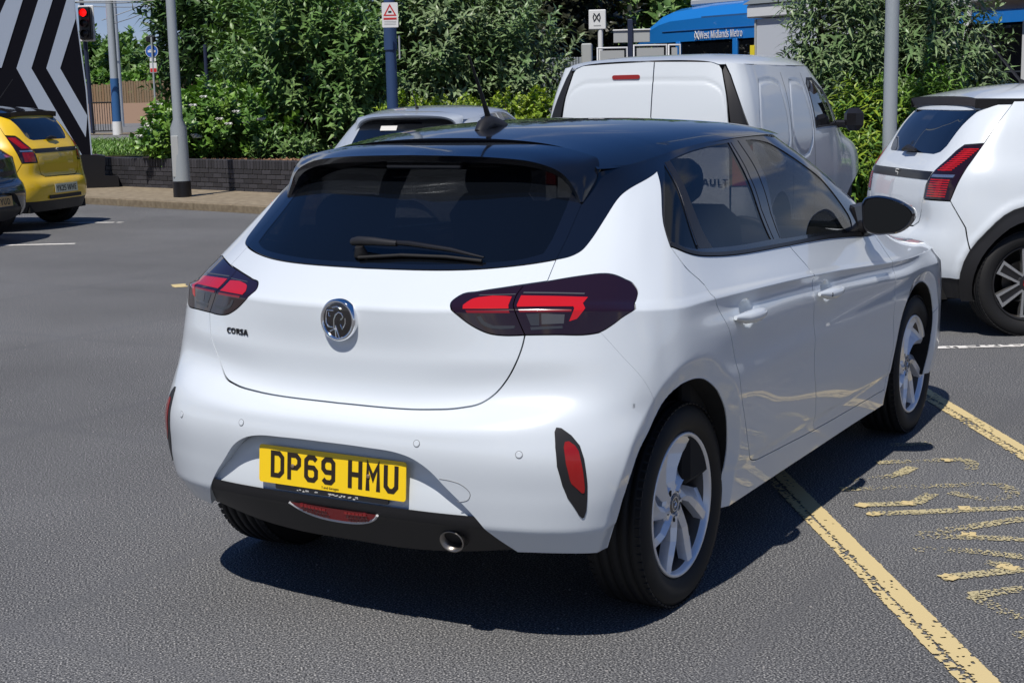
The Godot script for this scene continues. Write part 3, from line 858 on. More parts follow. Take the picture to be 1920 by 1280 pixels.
		cp["b_trim" + side] = pan(S, bp, {off = .0015, fl = .003, mir = m}).mesh()
		var bp2 := pv([2.305,1.364, 2.41,1.364, 2.315,1.25, 2.262,1.15, 2.28,1.092, 2.276,1.092, 2.248,1.15, 2.25,1.22])
		cp["b_trim2" + side] = pan(S, bp2, {off = .0015, fl = .003, mir = m}).mesh()
		cp["arch_liner" + side] = arch_liner(arch, m).mesh()
		cp["arch_liner_f" + side] = arch_liner(archf, m).mesh()
		var refl := pv([.675,.643, .669,.634, .665,.60, .666,.552, .680,.50, .697,.462, .738,.413, .749,.405, .755,.408, .758,.425, .752,.50, .742,.57, .732,.602, .712,.625, .688,.641])
		cp["refl" + side] = pan(S, refl, {off = .002, fl = .004, mir = m}).mesh()
		var red := pv([.692,.612, .687,.600, .690,.56, .701,.513, .706,.502, .737,.474, .744,.474, .745,.485, .737,.54, .727,.59, .718,.603, .703,.613])
		cp["refl_red" + side] = pan(S, red, {off = .004, fl = .003, mir = m}).mesh()
		var rim_l := joined([cut(arch, 2, arch.size() - 6)])
		cp["belt_seal" + side] = pan(S, joined([belt, rv(cv([1.27,1.091, 1.40,1.08, 1.559,1.0725, 1.626,1.072, 2.341,1.079, 2.986,1.078, 3.33,1.068], 10))]), {off = .004, fl = .005, mir = m}).mesh()
	cp.pillars = pan(S, P.pillars, {holes = [qg, rg, fgl, ws], sym = true, fl = .012}).mesh()
	cp.back_frame = pan(S, P.back_frame, {gap = .0015, holes = [bl], sym = true, fl = .012}).mesh()
	cp.back_glass = pan(S, bl, {off = -.001, sym = true}).mesh()
	cp.windscreen = pan(S, ws, {off = -.003, sym = true}).mesh()
	# dark inner shell behind the gaps, wheel openings left out
	var sh := MB.new()
	for i in range(0, S.nu, 5):
		for j in range(2, 80, 5):
			var i2 := mini(i + 5, S.nu); var j2 := mini(j + 5, S.nv)
			var c := Vector2(S.u0 + (i + i2) * .005, S.v0 + (j + j2) * .005)
			if absf(c.x - 1.34) < .55 and c.y < .76: continue
			if absf(c.x - 3.92) < .42 and c.y < .74: continue
			if c.x < 1.1 and c.y < .64: continue
			if c.y > .94 and c.x > 3.4: continue
			var q := []
			for p in [[i, j], [i2, j], [i2, j2], [i, j2]]:
				var id: int = p[0] * (S.nv + 1) + p[1]
				q.append(S.G[id] - S.N[id] * .022)
			sh.quad(q[0], q[1], q[2], q[3])
	var sh2 := MB.new(); sh2.add(sh); sh2.add(sh, true)
	cp.shell = sh2.mesh()
	roof_and_spoiler()

func arch_liner(curve: PackedVector2Array, mir: bool) -> MB:
	# the dark tunnel of a wheel housing, running inwards from the lip
	var b := MB.new()
	var cz := 0.0
	for i in curve.size() - 1:
		var A := CS.at(curve[i].x, curve[i].y); var B := CS.at(curve[i + 1].x, curve[i + 1].y)
		var A2 := Vector3(.48, A.y + .01, A.z); var B2 := Vector3(.48, B.y + .01, B.z)
		A.x -= .003; B.x -= .003
		b.quad(A, B, B2, A2)
		cz += A.z / curve.size()
	for i in curve.size() - 1:
		var A := CS.at(curve[i].x, curve[i].y); var B := CS.at(curve[i + 1].x, curve[i + 1].y)
		b.tri(Vector3(.48, A.y + .01, A.z), Vector3(.48, B.y + .01, B.z), Vector3(.48, .3, cz))
	if mir:
		var r := MB.new(); r.add(b, true); return r
	return b

# the roof skin is a sheet of its own: rows across, stations along
func roof_and_spoiler() -> void:
	var A := [Vector3(0, 1.394, .0), Vector3(.2, 1.393, .0), Vector3(.32, 1.388, .003), Vector3(.42, 1.378, .012), Vector3(.51, 1.360, .033), Vector3(.55, 1.333, .058), Vector3(.558, 1.288, .083), Vector3(.544, 1.217, .145)]
	var B := [Vector3(0, 1.378, .12), Vector3(.19, 1.376, .115), Vector3(.31, 1.370, .105), Vector3(.405, 1.358, .10), Vector3(.487, 1.338, .11), Vector3(.526, 1.308, .12), Vector3(.543, 1.262, .13), Vector3(.541, 1.2165, .150)]
	var C := [Vector3(0, 1.354, .225), Vector3(.18, 1.351, .215), Vector3(.30, 1.345, .20), Vector3(.39, 1.335, .185), Vector3(.46, 1.314, .17), Vector3(.497, 1.288, .16), Vector3(.522, 1.25, .152), Vector3(.537, 1.216, .150)]
	var D := [Vector3(0, 1.335, .215), Vector3(.18, 1.332, .205), Vector3(.30, 1.327, .19), Vector3(.385, 1.318, .176), Vector3(.45, 1.300, .162), Vector3(.487, 1.276, .152), Vector3(.513, 1.242, .146), Vector3(.530, 1.212, .147)]
	var E := [Vector3(0, 1.315, .10), Vector3(.18, 1.312, .09), Vector3(.30, 1.306, .075), Vector3(.385, 1.298, .065), Vector3(.44, 1.28, .075), Vector3(.475, 1.256, .095), Vector3(.50, 1.23, .115), Vector3(.525, 1.21, .14)]
	# the spoiler sits a step below the roof skin, so that the joint shows
	for i in 5:
		A[i] += Vector3(0, -.011, .012); B[i] += Vector3(0, -.005, .004)
	var t := []
	for i in 8: t.append(float(i))
	var rows := [A, B, C, D, E]
	var b := MB.new()
	var fine := []
	for r in rows:
		var o := []
		for i in 57: o.append(Surf.herm(t, r, i / 8.0))
		fine.append(o)
	# front lip drops into the gap
	var lip := []
	for p in fine[0]: lip.append(p + Vector3(-.004 if p.x > .5 else 0.0, -.02, -.004))
	var tv := [0.0, 1.0, 2.0]
	var top := []
	for i in 57:
		var colm := []
		for k in 13: colm.append(Surf.herm(tv, [fine[0][i], fine[1][i], fine[2][i]], k / 6.0))
		top.append(colm)
	var nn := []
	for i in 57:
		var row := []
		for k in 13:
			var du: Vector3 = top[mini(i + 1, 56)][k] - (top[i - 1][k] if i > 0 else Vector3(-top[1][k].x, top[1][k].y, top[1][k].z))
			var dv: Vector3 = top[i][mini(k + 1, 12)] - top[i][maxi(k - 1, 0)]
			var q := dv.cross(du).normalized()
			row.append(q if q.y > 0 or q.x > .3 else -q)
		nn.append(row)
	for i in 56:
		for k in 12:
			b.tris(top[i][k], top[i + 1][k], top[i + 1][k + 1], nn[i][k], nn[i + 1][k], nn[i + 1][k + 1])
			b.tris(top[i][k], top[i + 1][k + 1], top[i][k + 1], nn[i][k], nn[i + 1][k + 1], nn[i][k + 1])
		b.quad(lip[i], lip[i + 1], fine[0][i + 1], fine[0][i])
		b.quad(fine[2][i], fine[2][i + 1], fine[3][i + 1], fine[3][i])
		b.quad(fine[3][i], fine[3][i + 1], fine[4][i + 1], fine[4][i])
	var sy := MB.new(); sy.add(b); sy.add(b, true)
	cp.spoiler = sy.mesh()
	# roof: centre height, edge half width and edge height per station
	var z := [.0, -.05, -.12, -.23, -.33, -.45, -.6, -.75, -.9, -1.05, -1.18, -1.27, -1.34]
	var yc := [1.397, 1.403, 1.411, 1.422, 1.429, 1.435, 1.440, 1.442, 1.441, 1.436, 1.427, 1.416, 1.398]
	var xe := [.560, .585, .606, .624, .634, .640, .644, .647, .648, .646, .638, .613, .53]
	var ye := [1.308, 1.308, 1.314, 1.328, 1.340, 1.351, 1.362, 1.368, 1.370, 1.370, 1.366, 1.366, 1.372]
	var tz := []
	var cp2 := []
	for i in z.size():
		tz.append(float(i)); cp2.append([Vector3(z[i], yc[i], 0), Vector3(xe[i], ye[i], 0)])
	var a1 := []; var a2 := []
	for c in cp2: a1.append(c[0]); a2.append(c[1])
	var gx := []
	var ni := 72; var nk := 26
	for i in ni + 1:
		var q := float(i) / ni * (z.size() - 1)
		var p1 := Surf.herm(tz, a1, q); var p2 := Surf.herm(tz, a2, q)
		var row := []
		for k in nk + 1:
			var s := sin(PI / 2 * k / nk)
			var w := .6 * (1 - pow(s, 2.3)) + .4 * (1 - pow(s, 9.0))
			var back := 0.0
			# the rear rim follows the spoiler gap
			if i < 20:
				var f := 1.0 - i / 20.0
				back = f * .085 * pow(maxf(s - .50, 0.0) / .50, 1.9)
			row.append(Vector3(p2.x * s, p2.y + (p1.y - p2.y) * w, p1.x + back))
		gx.append(row)
	var rb := MB.new()
	var gn := []
	for i in ni + 1:
		var row := []
		for k in nk + 1:
			var a: Vector3 = gx[maxi(i - 1, 0)][k]; var c: Vector3 = gx[mini(i + 1, ni)][k]
			var d: Vector3 = gx[i][k - 1] if k > 0 else Vector3(-gx[i][1].x, gx[i][1].y, gx[i][1].z)
			var e: Vector3 = gx[i][mini(k + 1, nk)]
			var q := (c - a).cross(e - d).normalized()
			row.append(q if q.y > 0 else -q)
		gn.append(row)
	for i in ni:
		for k in nk:
			rb.tris(gx[i][k], gx[i + 1][k], gx[i + 1][k + 1], gn[i][k], gn[i + 1][k], gn[i + 1][k + 1])
			rb.tris(gx[i][k], gx[i + 1][k + 1], gx[i][k + 1], gn[i][k], gn[i + 1][k + 1], gn[i][k + 1])
	for k in nk:
		rb.quad(gx[0][k], gx[0][k + 1], gx[0][k + 1] + Vector3(0, -.025, -.006), gx[0][k] + Vector3(0, -.025, -.006))
	var r2 := MB.new(); r2.add(rb); r2.add(rb, true)
	cp.roof = r2.mesh()
	# floor of the gap between roof and spoiler
	var gf := MB.new()
	for i in 30:
		var o := Vector3(0, -.018, -.02)
		gf.quad(fine[0][i] + o, fine[0][i + 1] + o, fine[0][i + 1] + Vector3(0, -.016, .012), fine[0][i] + Vector3(0, -.016, .012))
	var g2 := MB.new(); g2.add(gf); g2.add(gf, true)
	cp.gap_floor = g2.mesh()

func hatch_body(car: Node3D, white: Material, black: Material, glass: Material, backglass: Material, full := true) -> void:
	var lampm: Material = M.lens_dark
	var gate := part("tailgate", cp.tailgate, white, car)
	part("rear_bumper", cp.bumper, white, car)
	part("plate_recess", cp.recess, white, car)
	part("diffuser", cp.diffuser, M.plastic, car)
	for s in ["", "_l"]:
		part("rear_quarter", cp["quarter" + s], white, car)
		var rd := part("rear_door", cp["rear_door" + s], white, car)
		var fd := part("front_door", cp["front_door" + s], white, car)
		part("front_wing", cp["fender" + s], white, car)
		part("headlamp", cp["headlamp" + s], M.glass_front, car)
		var l1 := part("tail_lamp", cp["lamp_inner" + s], lampm, car)
		var l2 := part("tail_lamp", cp["lamp_outer" + s], lampm, car)
		part("light_bar", cp["red_inner" + s], M.lens_red, l1)
		part("light_bar", cp["red_outer" + s], M.lens_red, l2)
		if full:
			part("trim_line", cp["low_inner" + s], M.lens_red2, l1)
			part("trim_line", cp["low_outer" + s], M.lens_red2, l2)
			part("reflector", cp["grey_inner" + s], M.lens_grey, l1)
			part("reflector", cp["grey_outer" + s], M.lens_grey, l2)
			part("reflector", cp["grey_outer2" + s], M.lens_grey2, l2)
			part("reflector", cp["grey_outer3" + s], M.lens_grey, l2)
			part("edge_strip", cp["bar_outer" + s], M.lens_grey2, l2)
			part("edge_strip", cp["bar_inner" + s], M.lens_grey2, l1)
			part("reflector_housing", cp["refl" + s], M.plastic, car)
			part("rear_reflector", cp["refl_red" + s], M.lens_reflex, car)
		part("quarter_window", cp["quarter_glass" + s], glass, car)
		part("door_window", cp["rear_glass" + s], glass, rd)
		part("door_window", cp["front_glass" + s], M.glass_front, fd)
		part("window_divider", cp["divider" + s], M.plastic_gloss, car)
		part("pillar_trim", cp["b_trim" + s], M.gloss_black, car)
		part("pillar_trim", cp["b_trim2" + s], M.gloss_black, car)
		part("belt_seal", cp["belt_seal" + s], M.plastic_gloss, car)
		part("wheel_housing", cp["arch_liner" + s], M.cavity, car)
		part("wheel_housing", cp["arch_liner_f" + s], M.cavity, car)
	part("front_bumper", cp.front_bumper, white, car)
	part("bonnet", cp.hood, white, car)
	part("grille", cp.grille, M.gloss_black, car)
	part("pillar_frame", cp.pillars, black, car)
	part("tailgate_frame", cp.back_frame, black, gate)
	part("rear_window", cp.back_glass, backglass, gate)
	part("windscreen", cp.windscreen, M.glass_front, car)
	part("roof", cp.roof, black, car)
	part("roof_spoiler", cp.spoiler, black, car)
	part("roof_gap", cp.gap_floor, M.cavity, car)
	part("inner_shell", cp.shell, M.cavity, car)
	var fl := boxm(Vector3(0, .27, -1.35), Vector3(.95, .06, 3.4))
	fl.box(Vector3(0, .262, -1.27), Vector3(1.5, .05, 1.56))
	part("floor_pan", fl, M.cavity, car)
	for x in [-.705, .705]:
		for z in [0.0, -2.538]:
			wheel(car, Vector3(x, .3065, z), x < 0, "swirl")

func main_car() -> void:
	var car := thing("white_hatchback", "white five-door hatchback with black roof, plate DP69 HMU, in the foreground", "car")
	hatch_body(car, M.paint_white, M.paint_black, M.glass_side, M.glass_back)
	var S := CS
	# number plate
	var pxf := Transform3D(Basis(Vector3(1, 0, 0), -.0911), Vector3(0, .479, .681))
	var pm := MB.new(); pm.prism(rrect(.52, .111, .009), .003, Transform3D(Basis.IDENTITY, Vector3(0, 0, -.003)))
	var plate := part("number_plate", pm, M.plate_yellow, car, pxf)
	var x := -.2165
	for ch in "DP69 HMU":
		if ch == " ":
			x += .033; continue
		var gm := MB.new()
		for st in GLYPH[ch]:
			var pts := PackedVector2Array()
			for i in range(1, st.size(), 2): pts.append(Vector2(st[i], st[i + 1]) * .001)
			strip(gm, pts, st[0] == 1, .0068, .0012, Transform3D(Basis.IDENTITY, Vector3(x, -.0375, 0)))
		part("letter", gm, M.plate_black, plate)
		x += .050 + .0115
	for sx in [-.134, .1335]:
		var sc := MB.new(); sc.lathe([Vector2(.006, 0), Vector2(.006, .003), Vector2(.003, .0045), Vector2(0, .0045)], Transform3D(Basis(Vector3(1, 0, 0), PI / 2), Vector3(sx, .003, .001)), 12)
		part("plate_screw", sc, M.brass, plate)
	var pt := text("T and Garages", .0065, .0004)
	part("maker_line", pt, M.plate_black, plate, Transform3D(Basis.IDENTITY, Vector3(.0, -.0475, .0004)))
	var hb := MB.new(); hb.prism(rrect(.40, .034, .006), .006)
	var holder := part("plate_holder", hb, M.plastic, car, Transform3D(Basis(Vector3(1, 0, 0), -.07), Vector3(.0, .4245, .678)))
	var rngs := RandomNumberGenerator.new(); rngs.seed = 5
	var scr := MB.new()
	for k in 46:
		var q := Vector3(rngs.randf_range(-.125, .10), -.0125 + rngs.randf_range(-.003, .0035), .0064)
		if q.x > -.045 and q.x < -.005: continue
		scr.box(q, Vector3(rngs.randf_range(.002, .009), rngs.randf_range(.001, .0035), .0006))
	part("worn_lettering", scr, M.scuffed_white, holder).set_meta("kind", "stuff")
	# badge
	var bxf := Transform3D(Basis(Vector3(1, 0, 0), PI / 2 - .03), S.at(0.0, .913) + Vector3(0, 0, -.002))
	var bd := MB.new()
	bd.lathe([Vector2(.061, 0), Vector2(.0605, .016), Vector2(.056, .0205), Vector2(.051, .0185), Vector2(.049, .0165)], bxf, 56, true)
	var badge := part("badge", bd, M.chrome, car)
	var bf := MB.new()
	bf.lathe([Vector2(.05, .0165), Vector2(.03, .0185), Vector2(0, .0190)], bxf, 48, true)
	part("badge_face", bf, M.badge_dark, badge)
	# raised emblem: a beast's head and wing with a banner
	var em := MB.new()
	var b2 := func(p: Array, r: float):
		var l := []
		for i in range(0, p.size(), 2): l.append(bxf * Vector3(p[i], .0195, -p[i + 1]))
		em.tube(l, r, 6)
	b2.call([-0.0340, 0.0274, -0.0104, 0.0274], .0020)
	b2.call([-0.0340, 0.0274, -0.0377, 0.0094, -0.0377, -0.0075, -0.0311, -0.0189, -0.0142, -0.0208], .0020)
	b2.call([-0.0283, 0.0217, -0.0274, 0.0113, -0.0236, 0.0102], .0020)
	b2.call([-0.0104, -0.0245, -0.0104, 0.0000, -0.0047, 0.0151, 0.0066, 0.0236, 0.0179, 0.0189, 0.0221, 0.0094, 0.0142, 0.0028], .0020)
	b2.call([-0.0047, -0.0151, 0.0019, -0.0340, 0.0085, -0.0509], .0020)
	b2.call([0.0296, 0.0075, 0.0296, -0.0075, 0.0189, -0.0245, 0.0123, -0.0113], .0020)
	b2.call([-0.0245, -0.0321, -0.0066, -0.0245, -0.0038, -0.0491], .0020)
	b2.call([-0.0151, 0.0358, 0.0028, 0.0396, 0.0142, 0.0321], .0020)
	part("badge_emblem", em, M.chrome, badge)
	# model name
	var tm := text("CORSA", .0175, .003)
	var tp := S.at(.432, .8425)
	tp.x = -tp.x
	var tn := S.nrm(.432, .8425); tn.x = -tn.x
	var tb := Basis(Vector3.UP.cross(tn).normalized(), Vector3.UP, tn).orthonormalized()
	part("model_lettering", tm, M.chrome_dark, car, Transform3D(tb.scaled_local(Vector3(1.3, 1, 1)), tp + tn * .0015))
	# parking sensors
	for q in [[.311, .596], [.573, .583]]:
		for sx in [-1.0, 1.0]:
			var p := S.at(q[0], q[1]); var k := S.nrm(q[0], q[1])
			p.x *= sx; k.x *= sx
			var bs := Basis(k.cross(Vector3.UP).normalized(), k, k.cross(Vector3.UP).cross(k)).orthonormalized()
			var sm := MB.new(); sm.lathe([Vector2(.0085, .0), Vector2(.0085, .0016), Vector2(.007, .0022), Vector2(0, .0022)], Transform3D(bs, p), 20)
			var sen := part("parking_sensor", sm, M.paint_white, car)
			var rm := MB.new(); rm.lathe([Vector2(.0092, -.001), Vector2(.0092, .0008), Vector2(.0104, .0008), Vector2(.0104, -.001)], Transform3D(bs, p), 20)
			part("sensor_ring", rm, M.paint_grey, sen)
	# towing eye cover outline
	var tc := cv([.375,.502, .401,.5, .432,.491, .453,.465, .448,.451, .428,.442, .419,.441], 4)
	var tl := []
	for p in tc: tl.append(S.at(p.x, p.y) + Vector3(0, 0, .0002))
	part("towing_eye_cover", tubem(tl, .0011, 5), M.paint_grey, car)
	# rear fog lamp in the diffuser
	var D := func(u, v): return S.at(u, v) + Vector3(0, 0, -lerpf(.03, .002, clampf((v - .25) / .14, 0, 1)))
	var fo := MB.new()
	var frn := MB.new()
	var topl := []; var botl := []
	for i in 25:
		var u := -.157 + .314 * i / 24.0
		var s := u / .157
		var p1: Vector3 = D.call(absf(u), .374); var p2: Vector3 = D.call(absf(u), .374 - .050 * pow(1.0 - pow(absf(s), 2.6), .8) - .002)
		if u < 0: p1.x = -p1.x; p2.x = -p2.x
		topl.append(p1 + Vector3(0, 0, .005)); botl.append(p2 + Vector3(0, 0, .006))
	for i in 24:
		fo.quadn(topl[i], topl[i + 1], botl[i + 1], botl[i], Vector3(0, 0, 1))
	var fog := part("rear_fog_lamp", fo, M.lens_fog, car)
	part("fog_lamp_rim", tubem(botl, .0042, 6), M.paint_grey_light, fog)
	var cells := MB.new()
	for i in [3, 4, 5, 6, 7, 8, 9, 15, 16, 17, 18, 19, 20]:
		for k in 3:
			var c: Vector3 = topl[i].lerp(botl[i], (k + .6) / 3.6)
			cells.box(c + Vector3(.006, 0, .001), Vector3(.0115, .011, .003), Basis.IDENTITY, .001)
	part("fog_lamp_cells", cells, M.lens_red2, fog).set_meta("kind", "stuff")
	# exhaust
	var ex := MB.new()
	ex.lathe([Vector2(.034, -.16), Vector2(.0385, 0), Vector2(.040, .004), Vector2(.0355, .004), Vector2(.031, -.03), Vector2(.027, -.12), Vector2(0, -.12)], Transform3D(Basis(Vector3(1, 0, 0), PI / 2 + .12) * Basis.from_scale(Vector3(.98, 1, .78)), Vector3(.375, .312, .632)), 36, true)
	part("exhaust_tip", ex, M.exhaust, car)
	# rear wiper
	var wp := func(px: float, v: float, o: float) -> Vector3:
		var p := S.at(absf(px), v); var k := S.nrm(absf(px), v)
		if px < 0: p.x = -p.x; k.x = -k.x
		return p + k * o
	var wr := MB.new()
	wr.tube([wp.call(-.082, 1.108, .022), wp.call(-.055, 1.106, .03), wp.call(.0, 1.105, .033), wp.call(.08, 1.104, .028)], [.012, .0145, .0125, .009], 10)
	wr.tube([wp.call(-.045, 1.09, .0), wp.call(-.045, 1.095, .026)], [.022, .013], 14)
	var wipe := part("rear_wiper", wr, M.plastic, car)
	var wb := MB.new()
	wb.tube([wp.call(.0, 1.107, .03), wp.call(.12, 1.106, .026), wp.call(.26, 1.095, .02), wp.call(.372, 1.079, .012)], [.006, .0085, .007, .003], 8)
	part("wiper_arm", wb, M.plastic_gloss, wipe)
	var wk := MB.new()
	wk.tube([wp.call(-.04, 1.078, .008), wp.call(.1, 1.088, .008), wp.call(.25, 1.085, .008), wp.call(.368, 1.074, .006)], .0055, 6)
	part("wiper_blade", wk, M.rubber, wipe)
	# third brake lamp under the spoiler
	part("brake_lamp", boxm(Vector3(0, 1.317, .152), Vector3(.27, .014, .02), .004), M.lens_grey, car)
	# aerial
	var an := MB.new()
	var prof := []
	for i in 9:
		var f := i / 8.0
		prof.append(Vector3(0, 1.42 + .004, -.335 + .15 * f))
	an.tube([Vector3(0, 1.414, -.37), Vector3(0, 1.422, -.32), Vector3(0, 1.431, -.27), Vector3(0, 1.437, -.235), Vector3(0, 1.428, -.20), Vector3(0, 1.405, -.175)], [.008, .022, .0265, .0265, .023, .018], 16)
	var ant := part("aerial_base", an, M.plastic, car)
	part("aerial_rod", tubem([Vector3(0, 1.45, -.238), Vector3(0, 1.50, -.212), Vector3(0, 1.575, -.17), Vector3(0, 1.655, -.122)], [.0105, .0075, .005, .003], 8), M.plastic, ant)
	# door handles
	for h in [[1.80, .858, "rear"], [2.575, .853, "front"]]:
		for sx in [-1.0, 1.0]:
			var hm := MB.new()
			var pts := []
			var rad := [.007, .019, .0215, .020, .016, .008]
			for i in 6:
				var f := i / 5.0
				var u: float = h[0] - .115 + .225 * f
				var k := S.nrm(u, h[1]); k.x = 1.0
				var p := S.at(h[0], h[1]) + Vector3(.014, 0, 0)
				p = Vector3(.884 + [.0, .014, .02, .02, .016, .0][i], p.y - .004 * f + [.004, 0, 0, 0, 0, -.002][i], S.at(u, h[1]).z)
				pts.append(p)
			hm.tube(pts, rad, 12)
			var hh := MB.new()
			hh.add(hm, sx < 0)
			var hd := part("door_handle", hh, M.paint_white, car)
			if h[2] == "front":
				var kh := boxm(Vector3(sx * .916, S.at(h[0], h[1]).y - .002, S.at(h[0] - .07, h[1]).z), Vector3(.004, .014, .006), .001)
				part("key_hole", kh, M.plastic, hd)
	# mirrors
	for sx in [-1.0, 1.0]:
		mirror(car, sx)
	# side repeater-like badge on the front wing
	var sm2 := pan(S, pv([3.28,1.012, 3.345,.985, 3.365,.957, 3.31,.975]), {off = .0006, fl = .001})
	# interior
	interior(car)

func pocket(c: Vector3, rx: float, ry: float) -> MB:
	var b := MB.new()
	b.lathe([Vector2(1, 0), Vector2(.9, -.06), Vector2(0, -.07)], Transform3D(Basis(Vector3(rx, 0, 0), Vector3(0, 0, 1), Vector3(0, -ry, 0)), c + Vector3(0, 0, .046)), 24)
	return b

func mirror(car: Node3D, sx: float) -> void:
	# housing: rounded shell, mirror glass facing back
	var b := MB.new()
	var c := Vector3(.925, 1.045, -1.60)
	var rings := []
	# outline seen from behind, in x (outwards) and y
	var ol := cv([-.088,.045, -.078,.066, -.05,.074, .0,.070, .05,.052, .088,.026, .099,.008, .098,-.01, .082,-.038, .045,-.066, .0,-.073, -.055,-.070, -.077,-.056, -.086,.0, -.088,.045], 5)
	ol.remove_at(ol.size() - 1)
	var st := [[.93, .0], [1.0, -.012], [1.0, -.03], [.95, -.06], [.82, -.09], [.55, -.112], [.2, -.12]]
	for s in st:
		var r := []
		for p in ol: r.append(c + Vector3(p.x * s[0] * 1.0, p.y * s[0], s[1] - p.x * .32))
		rings.append(r)
	for i in rings.size() - 1:
		for k in ol.size():
			var k2 := (k + 1) % ol.size()
			var cen := c + Vector3(0, 0, -.04)
			var ns := []
			for q in [rings[i][k], rings[i][k2], rings[i + 1][k2], rings[i + 1][k]]: ns.append(((q - cen) * Vector3(1, 1.3, .9)).normalized())
			b.tris(rings[i][k], rings[i][k2], rings[i + 1][k2], ns[0], ns[1], ns[2])
			b.tris(rings[i][k], rings[i + 1][k2], rings[i + 1][k], ns[0], ns[2], ns[3])
	var bb := MB.new(); bb.add(b, sx < 0)
	var m := part("wing_mirror", bb, M.gloss_black, car)
	var gl := MB.new()
	for k in ol.size():
		var k2 := (k + 1) % ol.size()
		var f := func(p: Vector2) -> Vector3: return c + Vector3(p.x * .88, p.y * .88, -.006 - p.x * .28)
		gl.tris(c + Vector3(0, 0, -.006), f.call(ol[k]), f.call(ol[k2]), Vector3(.28, 0, 1).normalized(), Vector3(.28, 0, 1).normalized(), Vector3(.28, 0, 1).normalized())
	var g2 := MB.new(); g2.add(gl, sx < 0)
	part("mirror_glass", g2, M.mirror, m)
	var fr := MB.new()
	for k in ol.size():
		var k2 := (k + 1) % ol.size()
		var e := func(p: Vector2, s: float, z: float) -> Vector3: return c + Vector3(p.x * s, p.y * s, z - p.x * .3)
		fr.quad(e.call(ol[k], .93, .0), e.call(ol[k2], .93, .0), e.call(ol[k2], .87, -.012), e.call(ol[k], .87, -.012))
	var f2 := MB.new(); f2.add(fr, sx < 0)
	part("mirror_frame", f2, M.plastic, m)
	var arm := MB.new()
	arm.tube([Vector3(.775, .985, -1.70), Vector3(.83, .985, -1.68), Vector3(.88, 1.0, -1.645)], [.036, .03, .028], 12)
	arm.box(Vector3(.782, 1.02, -1.73), Vector3(.03, .12, .16), Basis(Vector3(0, 0, 1), .25), .012)
	var a2 := MB.new(); a2.add(arm, sx < 0)
	part("mirror_arm", a2, M.plastic_gloss, m)

func soft_box(c: Vector3, s: Vector3, tilt := 0.0, bev := .05) -> MB:
	return boxm(c, s, bev, Basis(Vector3(1, 0, 0), tilt))

func interior(car: Node3D) -> void:
	var seats := [[-.36, -1.15, "front"], [.34, -1.16, "front"], [-.42, -.30, "rear"], [.42, -.30, "rear"]]
	for s in seats:
		var w := .50 if s[2] == "front" else .60
		var b := MB.new()
		b.box(Vector3(s[0], .52, s[1] - .18), Vector3(w, .18, .5), Basis.IDENTITY, .06)
		var ht := .62 if s[2] == "front" else .56
		b.box(Vector3(s[0], .83, s[1] + .14), Vector3(w, ht, .13), Basis(Vector3(1, 0, 0), .28), .055)
		var seat := part("seat", b, M.fabric, car)
		var h := MB.new()
		var hy := 1.21 if s[2] == "front" else 1.13
		for zz in [-.012, .012]:
			h.tube([Vector3(s[0] - .115, hy, s[1] + .255 + zz), Vector3(s[0] - .105, hy, s[1] + .255 + zz), Vector3(s[0] - .075, hy, s[1] + .255 + zz), Vector3(s[0] + .075, hy, s[1] + .255 + zz), Vector3(s[0] + .105, hy, s[1] + .255 + zz), Vector3(s[0] + .115, hy, s[1] + .255 + zz)], [.03, .06, .082, .082, .06, .03], 16)
		part("headrest", h, M.fabric, seat)
		var rods := MB.new()
		for dx in [-.06, .06]:
			rods.tube([Vector3(s[0] + dx, 1.02, s[1] + .21), Vector3(s[0] + dx, 1.16, s[1] + .25)], .006, 6)
		part("headrest_rods", rods, M.chrome, seat)
	var d := MB.new()
	d.box(Vector3(0, .86, -1.82), Vector3(1.38, .22, .36), Basis(Vector3(1, 0, 0), -.15), .08)
	d.box(Vector3(0, .62, -1.72), Vector3(1.36, .42, .3), Basis.IDENTITY, .06)
	part("dashboard", d, M.fabric, car)
	var sw := MB.new()
	sw.lathe(torus(.178, .015, 10), Transform3D(Basis(Vector3(1, 0, 0), PI / 2 - .45), Vector3(.36, .86, -1.50)), 40, true)
	sw.box(Vector3(.36, .86, -1.51), Vector3(.32, .06, .04), Basis(Vector3(1, 0, 0), -.45), .015)
	part("steering_wheel", sw, M.plastic, car)
	var ps := boxm(Vector3(0, .96, .02), Vector3(1.0, .03, .42), .01)
	part("parcel_shelf", ps, M.fabric, car)
	var im := boxm(Vector3(0, 1.25, -1.30), Vector3(.24, .065, .03), .015, Basis(Vector3(1, 0, 0), .3))
	part("interior_mirror", im, M.plastic, car)
	# headliner just under the roof and the dark lower door trims
	var hl := MB.new()
	for i in 12:
		var z0 := .02 - 1.24 * i / 12.0; var z1 := .02 - 1.24 * (i + 1) / 12.0
		var w0 := lerpf(.44, .57, clampf(-z0 / .4, 0, 1)); var w1 := lerpf(.44, .57, clampf(-z1 / .4, 0, 1))
		hl.quadn(Vector3(-w0, 1.338, z0), Vector3(w0, 1.338, z0), Vector3(w1, 1.338, z1), Vector3(-w1, 1.338, z1), Vector3.DOWN)
	part("headliner", hl, M.headliner, car)
	for sx in [-1.0, 1.0]:
		part("door_trim", boxm(Vector3(sx * .76, .66, -1.05), Vector3(.05, .62, 2.0), .02), M.fabric, car)
		part("sun_visor", boxm(Vector3(sx * .33, 1.33, -1.22), Vector3(.36, .02, .15), .008), M.headliner, car)

static func torus(R: float, r: float, m: int) -> Array:
	var o := []
	for i in m + 1:
		var a := TAU * i / m
		o.append(Vector2(R + r * cos(a), -r * sin(a)))
	return o

